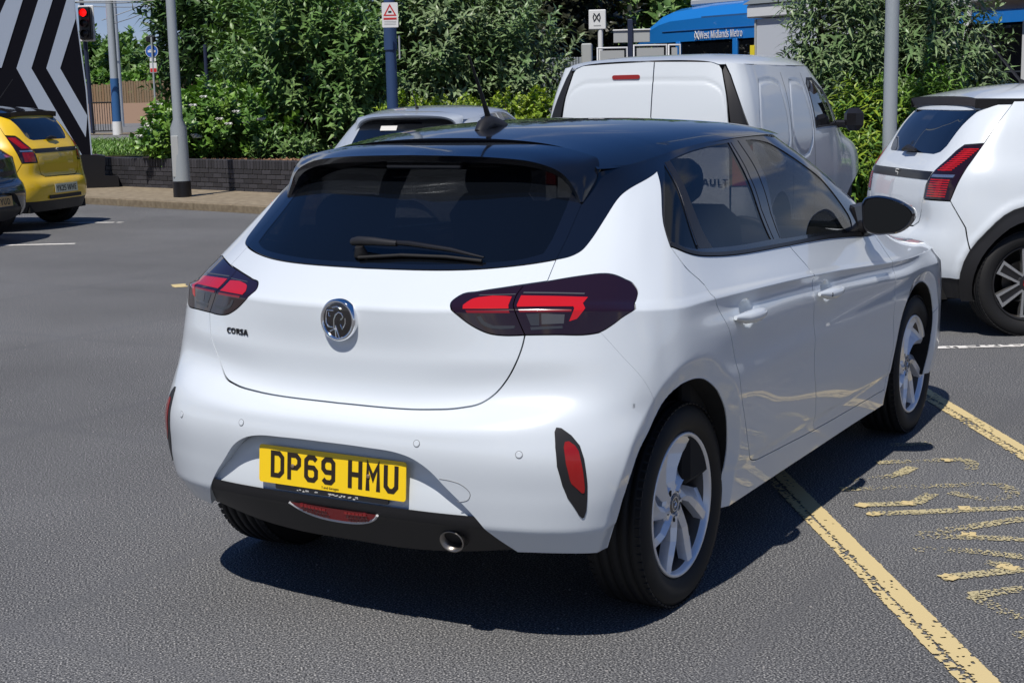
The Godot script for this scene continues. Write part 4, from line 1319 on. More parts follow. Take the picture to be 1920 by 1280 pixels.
# ---------------------------------------------------------------- small retro hatchback (white and yellow ones)
const R5_U := [0, .25, .45, .58, .68, .78, .9, 1.1, 1.3, 1.7, 2.3, 2.9, 3.4, 3.8, 4.1, 4.4, 4.8, 5.2]
const R5_R := [
	[.22, [0,.25,.44,.56,.64,.70,.75,.78,.79,.79,.79,.79,.79,.79,.74,.60,.33,0], [.22,.22,.22,.22,.22,.22,.22,.22,.22,.22,.22,.22,.22,.22,.22,.22,.22,.22], [.55,.545,.53,.50,.46,.40,.30,.12,-.08,-.48,-1.08,-1.68,-2.18,-2.58,-2.86,-3.08,-3.22,-3.26]],
	[.42, [0,.25,.45,.58,.68,.76,.82,.865,.872,.845,.835,.835,.85,.865,.80,.66,.36,0], [.42,.42,.42,.42,.42,.42,.42,.42,.42,.42,.42,.42,.42,.42,.42,.42,.42,.42], [.61,.605,.59,.56,.51,.43,.31,.12,-.08,-.48,-1.08,-1.68,-2.18,-2.58,-2.88,-3.12,-3.28,-3.32]],
	[.60, [0,.25,.45,.58,.68,.76,.825,.875,.885,.86,.85,.85,.865,.875,.80,.66,.36,0], [.60,.60,.60,.60,.60,.60,.60,.60,.60,.60,.60,.60,.60,.60,.60,.60,.60,.60], [.605,.60,.585,.555,.505,.425,.305,.12,-.08,-.48,-1.08,-1.68,-2.18,-2.58,-2.87,-3.10,-3.25,-3.29]],
	[.645, [0,.25,.45,.58,.68,.76,.825,.873,.883,.86,.852,.852,.863,.87,.80,.66,.36,0], [.64,.64,.64,.645,.645,.645,.645,.645,.645,.645,.645,.645,.645,.645,.645,.645,.645,.645], [.57,.565,.555,.535,.49,.415,.30,.12,-.08,-.48,-1.08,-1.68,-2.18,-2.58,-2.86,-3.08,-3.23,-3.27]],
	[.80, [0,.25,.44,.57,.665,.745,.80,.845,.858,.856,.852,.85,.848,.84,.78,.64,.35,0], [.80,.80,.80,.80,.80,.80,.80,.80,.80,.80,.80,.80,.79,.78,.78,.78,.78,.78], [.555,.55,.54,.515,.47,.40,.295,.12,-.08,-.48,-1.08,-1.68,-2.18,-2.56,-2.82,-3.02,-3.15,-3.19]],
	[.95, [0,.25,.43,.55,.64,.715,.77,.81,.825,.828,.83,.826,.80,.75,.69,.56,.31,0], [.95,.95,.95,.95,.95,.95,.95,.95,.95,.945,.93,.91,.90,.89,.88,.87,.87,.87], [.52,.515,.505,.48,.44,.375,.28,.12,-.08,-.48,-1.08,-1.68,-2.15,-2.5,-2.74,-2.92,-3.05,-3.09]],
	[1.05, [0,.25,.42,.53,.61,.675,.725,.765,.785,.79,.795,.785,.72,.63,.55,.42,.23,0], [1.04,1.04,1.04,1.045,1.05,1.05,1.05,1.05,1.045,1.035,1.02,1.0,.99,.985,.985,.985,.985,.985], [.455,.45,.44,.42,.385,.33,.25,.11,-.08,-.48,-1.08,-1.62,-1.95,-2.05,-2.1,-2.14,-2.17,-2.18]],
	[1.25, [0,.24,.39,.48,.55,.61,.655,.685,.70,.71,.715,.70,.64,.55,.46,.34,.18,0], [1.24,1.24,1.24,1.245,1.25,1.25,1.25,1.25,1.25,1.25,1.24,1.23,1.23,1.23,1.23,1.23,1.23,1.23], [.33,.325,.315,.30,.27,.22,.155,.05,-.10,-.48,-1.05,-1.45,-1.62,-1.68,-1.71,-1.73,-1.75,-1.76]],
	[1.43, [0,.23,.37,.45,.51,.555,.585,.605,.615,.62,.62,.60,.55,.46,.38,.28,.15,0], [1.41,1.41,1.41,1.41,1.41,1.41,1.41,1.41,1.415,1.42,1.42,1.42,1.42,1.42,1.42,1.42,1.42,1.42], [.20,.195,.185,.17,.14,.10,.05,-.03,-.13,-.45,-.95,-1.18,-1.25,-1.28,-1.30,-1.31,-1.32,-1.32]],
]
var r5 := {}
func circ(cx: float, cy: float, rx: float, ry: float, m := 40) -> PackedVector2Array:
	var o := PackedVector2Array()
	for i in m: o.append(Vector2(cx + rx * cos(TAU * i / m), cy + ry * sin(TAU * i / m)))
	return o
func retro_panels() -> void:
	var rows := R5_R.duplicate(true)
	for r in rows:
		for i in r[2].size(): r[2][i] += .045 * smoothstep(.5, .95, r[2][i]) * (1.0 - .6 * smoothstep(1.2, 1.42, r[2][i]))
	var S := Surf.new(R5_U, rows, .02, .02)
	var arch := circ(1.225, .33, .365, .37)
	var archf := circ(3.76, .33, .365, .37)
	S.dent(circ(1.225, .33, .45, .46), .03, -.012)
	S.normals()
	var lampp := pv([.47,.80, .70,.80, .73,.88, .775,.99, .85,1.125, .70,1.118, .645,1.085, .555,.99, .51,.93, .48,.87])
	var gate := pv([-.03,.648, .26,.648, .36,.652, .42,.68, .45,.74, .466,.795, .477,.87, .508,.93, .553,.99, .643,1.085, .698,1.12, .85,1.13, .90,1.25, .96,1.40, -.03,1.40])
	var glass := pv([-.03,1.07, .38,1.07, .46,1.085, .51,1.12, .65,1.36, -.03,1.36])
	var strip_p := pv([-.03,.905, .49,.905, .52,.957, -.03,.957])
	var bump := pv([-.03,.36, -.03,.644, .26,.644, .362,.648, .424,.676, .454,.74, .468,.796, .60,.796, .70,.796, .80,.66, .86,.48, .858,.36])
	var side := pv([.703,.80, .733,.88, .778,.99, .853,1.13, .903,1.25, .963,1.40, .97,1.425, 1.52,1.425, 1.40,1.25, 1.36,1.15, 1.38,1.06, 1.45,1.05, 3.3,1.05, 4.0,1.04, 5.23,1.04, 5.23,.36, .862,.36, .862,.48, .804,.66])
	r5.tailgate = pan(S, gate, {gap = .003, fl = .015, sym = true, holes = [glass]}).mesh()
	r5.glass = pan(S, glass, {off = -.003, sym = true}).mesh()
	r5.strip = pan(S, strip_p, {off = .002, fl = .003, sym = true}).mesh()
	r5.bumper = pan(S, bump, {gap = .002, fl = .015, sym = true, holes = [arch]}).mesh()
	r5.valance = pan(S, pv([-.03,.23, -.03,.359, .86,.359, .86,.23]), {fl = .01, sym = true, off = -.006, holes = [arch]}).mesh()
	for s in ["", "_l"]:
		var m: bool = s != ""
		r5["side" + s] = pan(S, side, {gap = .002, fl = .015, mir = m, holes = [arch, archf]}).mesh()
		r5["sill" + s] = pan(S, pv([.86,.23, .86,.36, 4.6,.36, 4.6,.23]), {off = -.006, fl = .01, mir = m, holes = [arch, archf]}).mesh()
		r5["lamp" + s] = pan(S, lampp, {gap = .002, fl = .02, mir = m}).mesh()
		var cl := circ(1.225, .33, .435, .445); var cf := circ(3.76, .33, .435, .445)
		var cl2 := circ(1.225, .33, .362, .367); var cf2 := circ(3.76, .33, .362, .367)
		r5["clad" + s] = pan(S, cl, {off = .012, fl = .02, mir = m, holes = [cl2]}).mesh()
		r5["cladf" + s] = pan(S, cf, {off = .012, fl = .02, mir = m, holes = [cf2]}).mesh()
		r5["window" + s] = pan(S, pv([1.365,1.15, 1.385,1.06, 1.45,1.052, 3.6,1.052, 3.7,1.2, 3.6,1.41, 1.515,1.41, 1.405,1.25]), {off = -.002, mir = m}).mesh()
		# ribs of the tail lamp: three upper bars of red and one lower block
		var ribs := MB.new()
		for k in 12:
			var f := k / 11.0
			var v0 := .965 + .125 * f
			var c := lerpf(.625, .765, f)
			ribs.add(pan(S, pv([c - .062,v0, c + .058,v0 + .002, c + .058,v0 + .008, c - .062,v0 + .006]), {off = .003, fl = .003, mir = m}))
		for k in 8:
			var v0 := .815 + .092 * k / 7.0
			var c := lerpf(.59, .61, k / 7.0)
			ribs.add(pan(S, pv([c - .085,v0, c + .075,v0 + .001, c + .075,v0 + .0075, c - .085,v0 + .0065]), {off = .003, fl = .003, mir = m}))
		r5["ribs" + s] = ribs.mesh()
		r5["spine" + s] = pan(S, pv([.60,.963, .634,.963, .785,1.10, .745,1.10]), {off = .0022, fl = .002, mir = m}).mesh()
		r5["spine2" + s] = pan(S, pv([.575,.815, .61,.815, .635,.905, .60,.905]), {off = .0022, fl = .002, mir = m}).mesh()
		r5["bar" + s] = pan(S, pv([.525,.925, .705,.927, .715,.943, .535,.941]), {off = .004, fl = .004, mir = m}).mesh()
		for cc in [arch, archf]:
			var ln := MB.new()
			var b := MB.new()
			for i in cc.size():
				var A := S.at(cc[i].x, maxf(cc[i].y, .22)); var B := S.at(cc[(i + 1) % cc.size()].x, maxf(cc[(i + 1) % cc.size()].y, .22))
				b.quad(A, B, Vector3(.45, B.y, B.z), Vector3(.45, A.y, A.z))
				b.tri(Vector3(.45, B.y, B.z), Vector3(.45, A.y, A.z), Vector3(.45, .35, S.at(cc[20].x * .5 + cc[0].x * .5, .5).z))
			ln.add(b, m)
			r5[("liner" if cc == arch else "linerf") + s] = ln.mesh()
	r5.front = pan(S, pv([3.55,1.06, 3.62,1.2, 3.55,1.41, 5.23,1.41, 5.23,1.06]), {off = -.002, sym = true}).mesh()
	# roof with a dark rear lip
	var rb := MB.new()
	var z := [.24, .12, -.02, -.2, -.5, -.8, -1.1, -1.3, -1.36]; var yc := [1.460, 1.488, 1.512, 1.530, 1.540, 1.540, 1.525, 1.49, 1.455]
	var xe := [.52, .575, .605, .62, .63, .63, .62, .58, .50]; var ye := [1.446, 1.443, 1.44, 1.44, 1.445, 1.445, 1.445, 1.445, 1.44]
	var g := []
	for i in z.size():
		var r := []
		for k in 15:
			var s := sin(PI / 2 * k / 14.0)
			r.append(Vector3(xe[i] * s, ye[i] + (yc[i] - ye[i]) * (.6 * (1 - pow(s, 2.2)) + .4 * (1 - pow(s, 9.0))), z[i]))
		g.append(r)
	var nr := func(i, k):
		var q: Vector3 = (g[mini(i + 1, z.size() - 1)][k] - g[maxi(i - 1, 0)][k]).cross(g[i][mini(k + 1, 14)] - g[i][maxi(k - 1, 0)]).normalized()
		return q if q.y > 0 else -q
	for i in z.size() - 1:
		for k in 14:
			rb.tris(g[i][k], g[i + 1][k], g[i + 1][k + 1], nr.call(i, k), nr.call(i + 1, k), nr.call(i + 1, k + 1))
			rb.tris(g[i][k], g[i + 1][k + 1], g[i][k + 1], nr.call(i, k), nr.call(i + 1, k + 1), nr.call(i, k + 1))
	var r2 := MB.new(); r2.add(rb); r2.add(rb, true); r5.roof = r2.mesh()
	var lp := MB.new()
	for k in 14:
		var a: Vector3 = g[0][k]; var b: Vector3 = g[0][k + 1]
		var d := Vector3(0, -.055, -.012); var e := Vector3(0, -.085, -.10)
		lp.quad(a + Vector3(0, -.002, 0), b + Vector3(0, -.002, 0), b + d, a + d); lp.quad(a + d, b + d, b + e, a + e)
	for i in 4:
		var a: Vector3 = g[i][14]; var b: Vector3 = g[i + 1][14]
		lp.quad(a, b, b + Vector3(-.01, -.06, 0), a + Vector3(-.01, -.06, 0))
	r2 = MB.new(); r2.add(lp); r2.add(lp, true); r5.lip = r2.mesh()
	r5.surf = S

func retro_car(label: String, group: String, at: Vector3, turn: float, paint: Material, roofm: Material, plate_text: String) -> Node3D:
	var car := thing("retro_hatchback", label, "car", at, turn, group)
	var gate := part("tailgate", r5.tailgate, paint, car)
	part("rear_window", r5.glass, M.glass_dark, gate)
	part("tailgate_strip", r5.strip, M.plastic_gloss, gate)
	part("rear_bumper", r5.bumper, paint, car)
	part("valance", r5.valance, M.plastic, car)
	for s in ["", "_l"]:
		part("side_panel", r5["side" + s], paint, car)
		part("sill", r5["sill" + s], M.plastic, car)
		var l := part("tail_lamp", r5["lamp" + s], M.lens_dark, car)
		part("lamp_ribs", r5["ribs" + s], M.lens_red, l)
		part("lamp_spine", r5["spine" + s], M.lens_red2, l)
		part("lamp_spine", r5["spine2" + s], M.lens_red2, l)
		part("lamp_bar", r5["bar" + s], M.alloy_bright, l)
		part("wheel_arch_trim", r5["clad" + s], M.plastic, car)
		part("wheel_arch_trim", r5["cladf" + s], M.plastic, car)
		part("side_windows", r5["window" + s], M.glass_dark, car)
		part("wheel_housing", r5["liner" + s], M.cavity, car)
		part("wheel_housing", r5["linerf" + s], M.cavity, car)
	part("windscreen", r5.front, M.glass_dark, car)
	part("roof", r5.roof, roofm, car)
	part("roof_spoiler", r5.lip, M.plastic_gloss, car)
	part("aerial", tubem([Vector3(0, 1.525, -.32), Vector3(0, 1.555, -.29), Vector3(0, 1.72, -.14), Vector3(0, 1.86, -.02)], [.028, .010, .007, .004], 8), M.plastic, car)
	part("floor_pan", boxm(Vector3(0, .27, -1.25), Vector3(1.3, .1, 3.5)), M.cavity, car)
	for x in [-.735, .735]:
		for z in [0.0, -2.54]:
			wheel(car, Vector3(x, .325, z), x < 0, "block", .33)
	var S: Surf = r5.surf
	var wp := MB.new()
	wp.tube([S.at(.0, 1.085) + Vector3(-.10, 0, .02), S.at(.0, 1.10) + Vector3(0, 0, .035), S.at(.12, 1.09) + Vector3(0, 0, .03)], [.012, .022, .01], 10)
	part("rear_wiper", wp, M.plastic, car)
	# slanted five on the strip
	var fv := MB.new()
	for q in [[-.012, .02, .03, .02], [-.012, .02, -.016, .002], [-.016, .002, .02, .002], [.02, .002, .014, -.02], [.014, -.02, -.026, -.02]]:
		fv.tube([Vector3(q[0], q[1], 0), Vector3(q[2], q[3], 0)], .0045, 5)
	part("strip_emblem", fv, M.scuffed_white, gate, Transform3D(Basis.IDENTITY, S.at(.0, .931) + Vector3(.0, 0, .004)))
	if plate_text:
		var pm := MB.new(); pm.prism(rrect(.52, .111, .008), .004)
		var p := part("number_plate", pm, M.plate_pale, car, Transform3D(Basis(Vector3(1, 0, 0), -.05), S.at(0, .50) + Vector3(0, 0, .004)))
		part("plate_lettering", text(plate_text, .07, .001), M.plate_black, p, Transform3D(Basis.IDENTITY, Vector3(0, -.004, .0046)))
		part("lower_grille", boxm(S.at(0, .40) + Vector3(0, 0, .004), Vector3(.74, .045, .012), .004), M.plastic, car)
	return car

# ---------------------------------------------------------------- van
const VAN_U := [0, .3, .6, .75, .84, .9, .98, 1.2, 1.8, 2.6, 3.2, 3.6, 3.9, 4.2, 4.6, 5.0]
const VAN_R := [
	[.25, [0,.3,.6,.75,.83,.87,.88,.885,.885,.885,.885,.88,.85,.74,.42,0], [.25,.25,.25,.25,.25,.25,.25,.25,.25,.25,.25,.25,.25,.25,.25,.25], [.76,.76,.75,.73,.68,.62,.52,.30,-.30,-1.1,-1.7,-2.1,-2.9,-3.35,-3.55,-3.6]],
	[.60, [0,.3,.6,.76,.85,.895,.91,.915,.915,.915,.915,.91,.87,.75,.43,0], [.6,.6,.6,.6,.6,.6,.6,.6,.6,.6,.6,.6,.6,.6,.6,.6], [.80,.80,.79,.77,.72,.64,.53,.30,-.30,-1.1,-1.7,-2.1,-2.9,-3.37,-3.58,-3.63]],
	[1.0, [0,.3,.6,.755,.845,.89,.905,.91,.91,.91,.91,.90,.84,.71,.40,0], [1.0,1.0,1.0,1.0,1.0,1.0,1.0,1.0,1.0,1.0,1.0,1.0,1.0,.98,.97,.97], [.78,.78,.77,.75,.70,.63,.53,.30,-.30,-1.1,-1.7,-2.1,-2.8,-3.2,-3.4,-3.45]],
	[1.2, [0,.3,.6,.745,.83,.875,.89,.895,.895,.895,.895,.87,.78,.62,.34,0], [1.2,1.2,1.2,1.2,1.2,1.2,1.2,1.2,1.2,1.2,1.2,1.18,1.1,1.1,1.1,1.1], [.765,.765,.755,.735,.69,.62,.52,.30,-.30,-1.1,-1.7,-2.05,-2.55,-2.62,-2.68,-2.7]],
	[1.5, [0,.3,.6,.72,.79,.825,.84,.845,.845,.84,.83,.80,.70,.54,.29,0], [1.5,1.5,1.5,1.5,1.5,1.5,1.5,1.5,1.5,1.5,1.5,1.49,1.47,1.47,1.47,1.47], [.72,.72,.71,.69,.645,.585,.50,.29,-.30,-1.05,-1.55,-1.82,-2.02,-2.1,-2.16,-2.18]],
	[1.72, [0,.3,.57,.67,.725,.75,.765,.77,.77,.765,.75,.70,.60,.46,.25,0], [1.765,1.76,1.75,1.745,1.74,1.735,1.73,1.73,1.73,1.73,1.73,1.73,1.74,1.75,1.76,1.765], [.66,.66,.645,.62,.58,.53,.46,.28,-.30,-1.0,-1.35,-1.52,-1.65,-1.7,-1.74,-1.75]],
]
func white_van() -> void:
	var car := thing("white_van", "white panel van with split rear doors parked behind the white hatchback", "van", Vector3(-2.55, 0, -7.45), .074)
	var S := Surf.new(VAN_U, VAN_R, .015, .015)
	# pressed lines in the doors and the blanked side windows
	S.dent(cv([0,1.60, .35,1.595, .55,1.58, .64,1.53, .675,1.42, .685,1.0], 5), .018, .007)
	for q in [[1.06, 1.75], [1.98, 2.50]]:
		var a: float = q[0]; var b: float = q[1]
		var ring := cv([a + .12,1.585, b - .1,1.585, b - .01,1.56, b + .01,1.48, b + .05,1.12, b + .01,1.06, a + .03,1.06, a - .02,1.12, a + .04,1.50, a + .12,1.585], 4)
		S.dent(ring, .022, .010)
	S.normals()
	var M1: Material = M.paint_van
	var arch := circ(1.5, .33, .37, .38); var archf := circ(4.02, .33, .37, .38)
	var dr := pv([.02,.32, .02,1.719, .62,1.716, .662,1.67, .69,1.50, .715,1.2, .725,.32])
	var dl := pv([-.03,.32, -.03,1.705, .016,1.705, .016,.32])
	# the split lies right of the middle
	var r_door := pan(S, pv([.075,.32, .075,1.719, .62,1.716, .662,1.67, .69,1.50, .715,1.2, .725,.32]), {gap = .003, fl = .02})
	part("right_rear_door", r_door, M1, car)
	var l_door := pan(S, pv([-.03,.32, -.03,1.719, .62,1.716, .662,1.67, .69,1.50, .715,1.2, .725,.32]), {gap = .003, fl = .02, mir = true})
	l_door.add(pan(S, pv([-.03,.32, -.03,1.719, .072,1.719, .072,.32]), {gap = .003, fl = .02}))
	var ld := part("left_rear_door", l_door, M1, car)
	var bm := MB.new(); bm.prism(rrect(.235, .034, .017), .012)
	part("brake_lamp", bm, M.lens_reflex, ld, Transform3D(Basis.IDENTITY, Vector3(-.155, 1.648, .683)))
	part("bumper", pan(S, pv([-.03,.26, -.03,.316, .80,.316, 1.1,.316, 1.1,.26]), {off = .01, fl = .03, sym = true}), M.plastic, car)
	for s in [false, true]:
		part("corner_trim", pan(S, pv([.735,1.205, .70,1.50, .672,1.66, .70,1.695, .745,1.63, .80,1.45, .875,1.205]), {gap = .002, off = .004, fl = .015, mir = s}), M.plastic, car)
		var lm := part("tail_lamp", pan(S, pv([.735,.80, .735,1.20, .875,1.20, .885,.80]), {gap = .002, off = .006, fl = .02, mir = s}), M.lens_reflex, car)
		part("lamp_lens", pan(S, pv([.75,1.02, .75,1.175, .835,1.175, .84,1.02]), {off = .009, fl = .004, mir = s}), M.lens_white, lm)
		var side := pv([.73,.32, .73,.795, .89,.795, .88,1.2, .81,1.44, .755,1.63, .715,1.70, .70,1.715, 3.3,1.715, 3.62,1.70, 3.9,1.50, 4.02,1.2, 4.3,1.19, 4.3,.32])
		var win := pv([2.68,1.20, 2.70,1.56, 2.80,1.60, 3.08,1.60, 3.40,1.50, 3.62,1.21])
		part("side_wall", pan(S, side, {gap = .002, fl = .015, mir = s, holes = [arch, archf, win]}), M1, car)
		part("cab_window", pan(S, win, {off = -.006, mir = s}), M.glass_dark, car)
		part("window_seal", pan(S, pv([2.655,1.185, 2.675,1.57, 2.79,1.62, 3.09,1.62, 3.42,1.515, 3.66,1.195]), {off = .002, fl = .003, mir = s, holes = [win]}), M.plastic, car)
		for gx in [pv([2.57,.36, 2.60,1.66, 2.608,1.66, 2.578,.36]), pv([1.86,.40, 1.88,1.66, 1.888,1.66, 1.868,.40])]:
			part("door_gap", pan(S, gx, {off = .0008, mir = s}), M.cavity, car)
		for cc in [arch, archf]:
			var lr := MB.new()
			for i in cc.size():
				var A := S.at(cc[i].x, maxf(cc[i].y, .25)); var B := S.at(cc[(i + 1) % cc.size()].x, maxf(cc[(i + 1) % cc.size()].y, .25))
				var q := MB.new(); q.quad(A, B, Vector3(.5, B.y, B.z), Vector3(.5, A.y, A.z)); lr.add(q, s)
			part("wheel_housing", lr, M.cavity, car)
		var mm := MB.new()
		mm.box(Vector3(1.03, 1.24, -2.02), Vector3(.19, .21, .11), Basis(Vector3(0, 1, 0), -.2), .05)
		mm.box(Vector3(.90, 1.20, -2.05), Vector3(.16, .07, .07), Basis.IDENTITY, .02)
		var m2 := MB.new(); m2.add(mm, s)
		part("wing_mirror", m2, M.plastic_gloss, car)
	part("front_end", pan(S, pv([4.3,.26, 4.3,1.19, 5.03,1.19, 5.03,.26]), {sym = true}), M1, car)
	part("windscreen", pan(S, pv([4.02,1.2, 3.9,1.50, 3.62,1.70, 5.03,1.70, 5.03,1.2]), {off = -.002, sym = true}), M.glass_dark, car)
	var rf := MB.new()
	var z := [.655, .5, .2, -.3, -.9, -1.3, -1.6, -1.74]; var yc := [1.772, 1.80, 1.822, 1.835, 1.838, 1.83, 1.80, 1.77]; var xe := [.60, .755, .772, .775, .772, .755, .69, .5]
	var g := []
	for i in z.size():
		var r := []
		for k in 13:
			var s := sin(PI / 2 * k / 12.0)
			r.append(Vector3(xe[i] * s, 1.728 + (yc[i] - 1.728) * (.5 * (1 - pow(s, 2.5)) + .5 * (1 - pow(s, 10.0))), z[i]))
		g.append(r)
	for i in z.size() - 1:
		for k in 12:
			rf.quad(g[i][k], g[i][k + 1], g[i + 1][k + 1], g[i + 1][k])
	var st := SurfaceTool.new()
	var r2 := MB.new(); r2.add(rf); r2.add(rf, true)
	st.create_from(r2.mesh(), 0); st.index()
	var smooth := smooth_mesh(r2)
	part("roof", smooth, M1, car)
	for x in [-.75, .75]:
		for zz in [0.0, -2.52]:
			wheel(car, Vector3(x, .31, zz), x < 0, "swirl")
	part("floor_pan", boxm(Vector3(0, .35, -1.3), Vector3(1.6, .2, 3.6)), M.cavity, car)
	part("maker_lettering", text("RENAULT", .050, .003), M.plastic, car, Transform3D(Basis.IDENTITY.scaled(Vector3(1.25, 1, 1)), Vector3(.53, .828, .792)))

# rebuild smooth normals for a triangle soup by welding equal points
func smooth_mesh(b: MB) -> ArrayMesh:
	var acc := {}
	for i in range(0, b.v.size(), 3):
		var f := (b.v[i + 2] - b.v[i]).cross(b.v[i + 1] - b.v[i])
		if f.y < 0: f = -f
		for k in 3:
			var key := (b.v[i + k] * 2000.0).round()
			acc[key] = acc.get(key, Vector3.ZERO) + f
	var o := MB.new()
	for i in range(0, b.v.size(), 3):
		var q := []
		for k in 3: q.append((acc[(b.v[i + k] * 2000.0).round()] as Vector3).normalized())
		o.tris(b.v[i], b.v[i + 1], b.v[i + 2], q[0], q[1], q[2])
	return o.mesh()

func other_cars() -> void:
	retro_panels()
	retro_car("white retro hatchback with black roof lip and wheel arch trims, right of the van", "", Vector3(.24, 0, -6.02), deg_to_rad(-53), M.paint_white, M.paint_white, "")
	retro_car("yellow retro hatchback with black roof beside the chevron totem", "", Vector3(-12.37, 0, -9.17), deg_to_rad(106), M.paint_yellow, M.gloss_black, "YK25 WHE")
	white_van()
	var sv := thing("silver_hatchback", "silver hatchback parked between the hedge and the white van, only its top showing", "car", Vector3(-5.72, 0, -8.24), .24)
	hatch_body(sv, M.paint_silver, M.paint_silver, M.glass_dark, M.glass_dark, false)
	var a := tubem([Vector3(0, 1.42, -.16), Vector3(0, 1.44, -.14), Vector3(0, 1.60, -.02)], [.02, .008, .003], 8)
	part("aerial", a, M.plastic, sv)
	var tk := MB.new(); tk.prism(rrect(.17, .06, .004), .001)
	part("window_sticker", tk, M.scuffed_white, sv, Transform3D(Basis(Vector3(1, 0, 0), -.75), Vector3(-.16, 1.235, .225)))
	part("brake_lamp", boxm(Vector3(0, 1.325, .165), Vector3(.30, .016, .02), .004), M.lens_grey2, sv)
	var dk := thing("dark_grey_hatchback", "dark grey car cut off by the left edge in front of the yellow car", "car", Vector3(-11.28, 0, -7.1), deg_to_rad(106))
	hatch_body(dk, M.paint_dark, M.paint_dark, M.glass_dark, M.glass_dark, false)
	var pm := MB.new(); pm.prism(rrect(.52, .111, .008), .004)
	var p := part("number_plate", pm, M.plate_tan, dk, Transform3D(Basis(Vector3(1, 0, 0), -.0911), Vector3(0, .479, .681)))
	part("plate_lettering", text("LR24 YUD", .07, .001), M.plate_black, p, Transform3D(Basis.IDENTITY, Vector3(0, -.004, .0046)))

# ---------------------------------------------------------------- where things stand: points along the line of sight of a photograph pixel (1920 x 1280)
const EYE := Vector3(2.5111, 1.5246, 3.92)
func sight(u: float, v: float) -> Vector3:
	return Basis.from_euler(Vector3(-0.16586, 0.53091, -0.02159)) * Vector3((u - 960.0) / 2754.5, (640.0 - v) / 2754.5, -1.0)
func pd(u: float, v: float, depth: float) -> Vector3:
	return EYE + sight(u, v) * depth
func gp(u: float, v: float, y := 0.0) -> Vector3:
	var d := sight(u, v)
	return EYE + d * ((y - EYE.y) / d.y)
func foot(u: float, depth: float, y: float) -> Vector3:   # the point at height y standing under that column of pixels
	var p := pd(u, 200.0, depth); p.y = y; return p

const BED := 0.56
func wall_z(x: float) -> float: return -14.12 + (x + 12.07) * .19
func kerb_z(x: float) -> float: return -12.02 + (x + 12.29) * .2

func setting_materials() -> void:
	var sp := noise_tex(1024, .24, Color(), Color(), 3, 4, FastNoiseLite.TYPE_SIMPLEX_SMOOTH, [[.12, Color(.12, .124, .134)], [.32, Color(.22, .225, .237)], [.44, Color(.325, .33, .343)], [.53, Color(.40, .405, .416)], [.62, Color(.47, .474, .48)], [.72, Color(.57, .571, .57)], [.82, Color(.74, .735, .72)], [.90, Color(.93, .92, .90)]])
	var sb := noise_tex(1024, .24, Color.BLACK, Color.WHITE, 3, 4)
	M.asphalt = mat(1, 1, 1, .88, 0.0, {tex = sp, bump = sb, bump_scale = .3, scale = .5, vc = true})
	M.grit = mat(.34, .33, .32, .8)
	M.asphalt_far = mat(.14, .14, .14, .9)
	var con := noise_tex(512, .02, Color(.60, .55, .47), Color(.72, .67, .58), 8, 5)
	M.concrete = mat(.62, .60, .57, .9, 0.0, {tex = con, scale = .5})
	M.kerb = mat(.50, .48, .45, .88, 0.0, {tex = con, scale = .9})
	var bk := noise_tex(512, .05, Color(.72, .72, .74), Color(1, 1, 1), 6, 4)
	M.bricks = []
	for t in [.040, .052, .065]: M.bricks.append(mat(t, t * .98, t * 1.12, .62, 0.0, {tex = bk, scale = 3.0}))
	M.mortar = mat(.085, .08, .075, .95)
	M.soil = mat(.10, .065, .042, .95, 0.0, {tex = noise_tex(512, .06, Color(.5, .45, .4), Color(1, 1, 1), 9, 5), scale = .8})
	M.grass = mat(.12, .17, .035, .9, 0.0, {tex = noise_tex(512, .09, Color(.55, .6, .5), Color(1, 1, 1), 10, 5), scale = .5})
	M.line_yellow = mat(.60, .48, .24, .8)
	M.line_yellow_dark = mat(.46, .40, .23, .85)
	M.line_white = mat(.72, .70, .66, .8)
	M.steel = mat(.34, .36, .37, .45, .55)
	M.pole_grey = mat(.36, .40, .425, .5, .2)
	M.pole_blue = mat(.030, .065, .16, .45)
	M.pole_pale = mat(.42, .47, .52, .5, .2)
	M.navy = mat(.018, .026, .06, .45)
	M.sign_white = mat(.75, .76, .76, .5)
	M.sign_red = mat(.55, .03, .03, .5)
	M.sign_blue = mat(.03, .13, .50, .45)
	M.sign_grey = mat(.42, .44, .44, .5)
	M.black = mat(.008, .008, .01, .35)
	M.totem_black = mat(.004, .004, .008, .55, 0.0, {spec = .25})
	M.totem_silver = mat(.37, .43, .53, .4)
	M.tram_blue = mat(.015, .20, .62, .3, 0.0, {coat = .7})
	M.fence_wood = mat(.25, .18, .11, .85)
	M.fence_wood2 = mat(.25, .165, .095, .85)
	M.earth = mat(.23, .15, .10, .95)
	M.building_grey = mat(.52, .56, .62, .6)
	M.fascia = mat(.66, .68, .70, .5)
	M.sign_yellow = mat(.8, .66, .03, .5)
	M.bark = mat(.07, .05, .035, .9)
	M.road = mat(.17, .17, .17, .9)

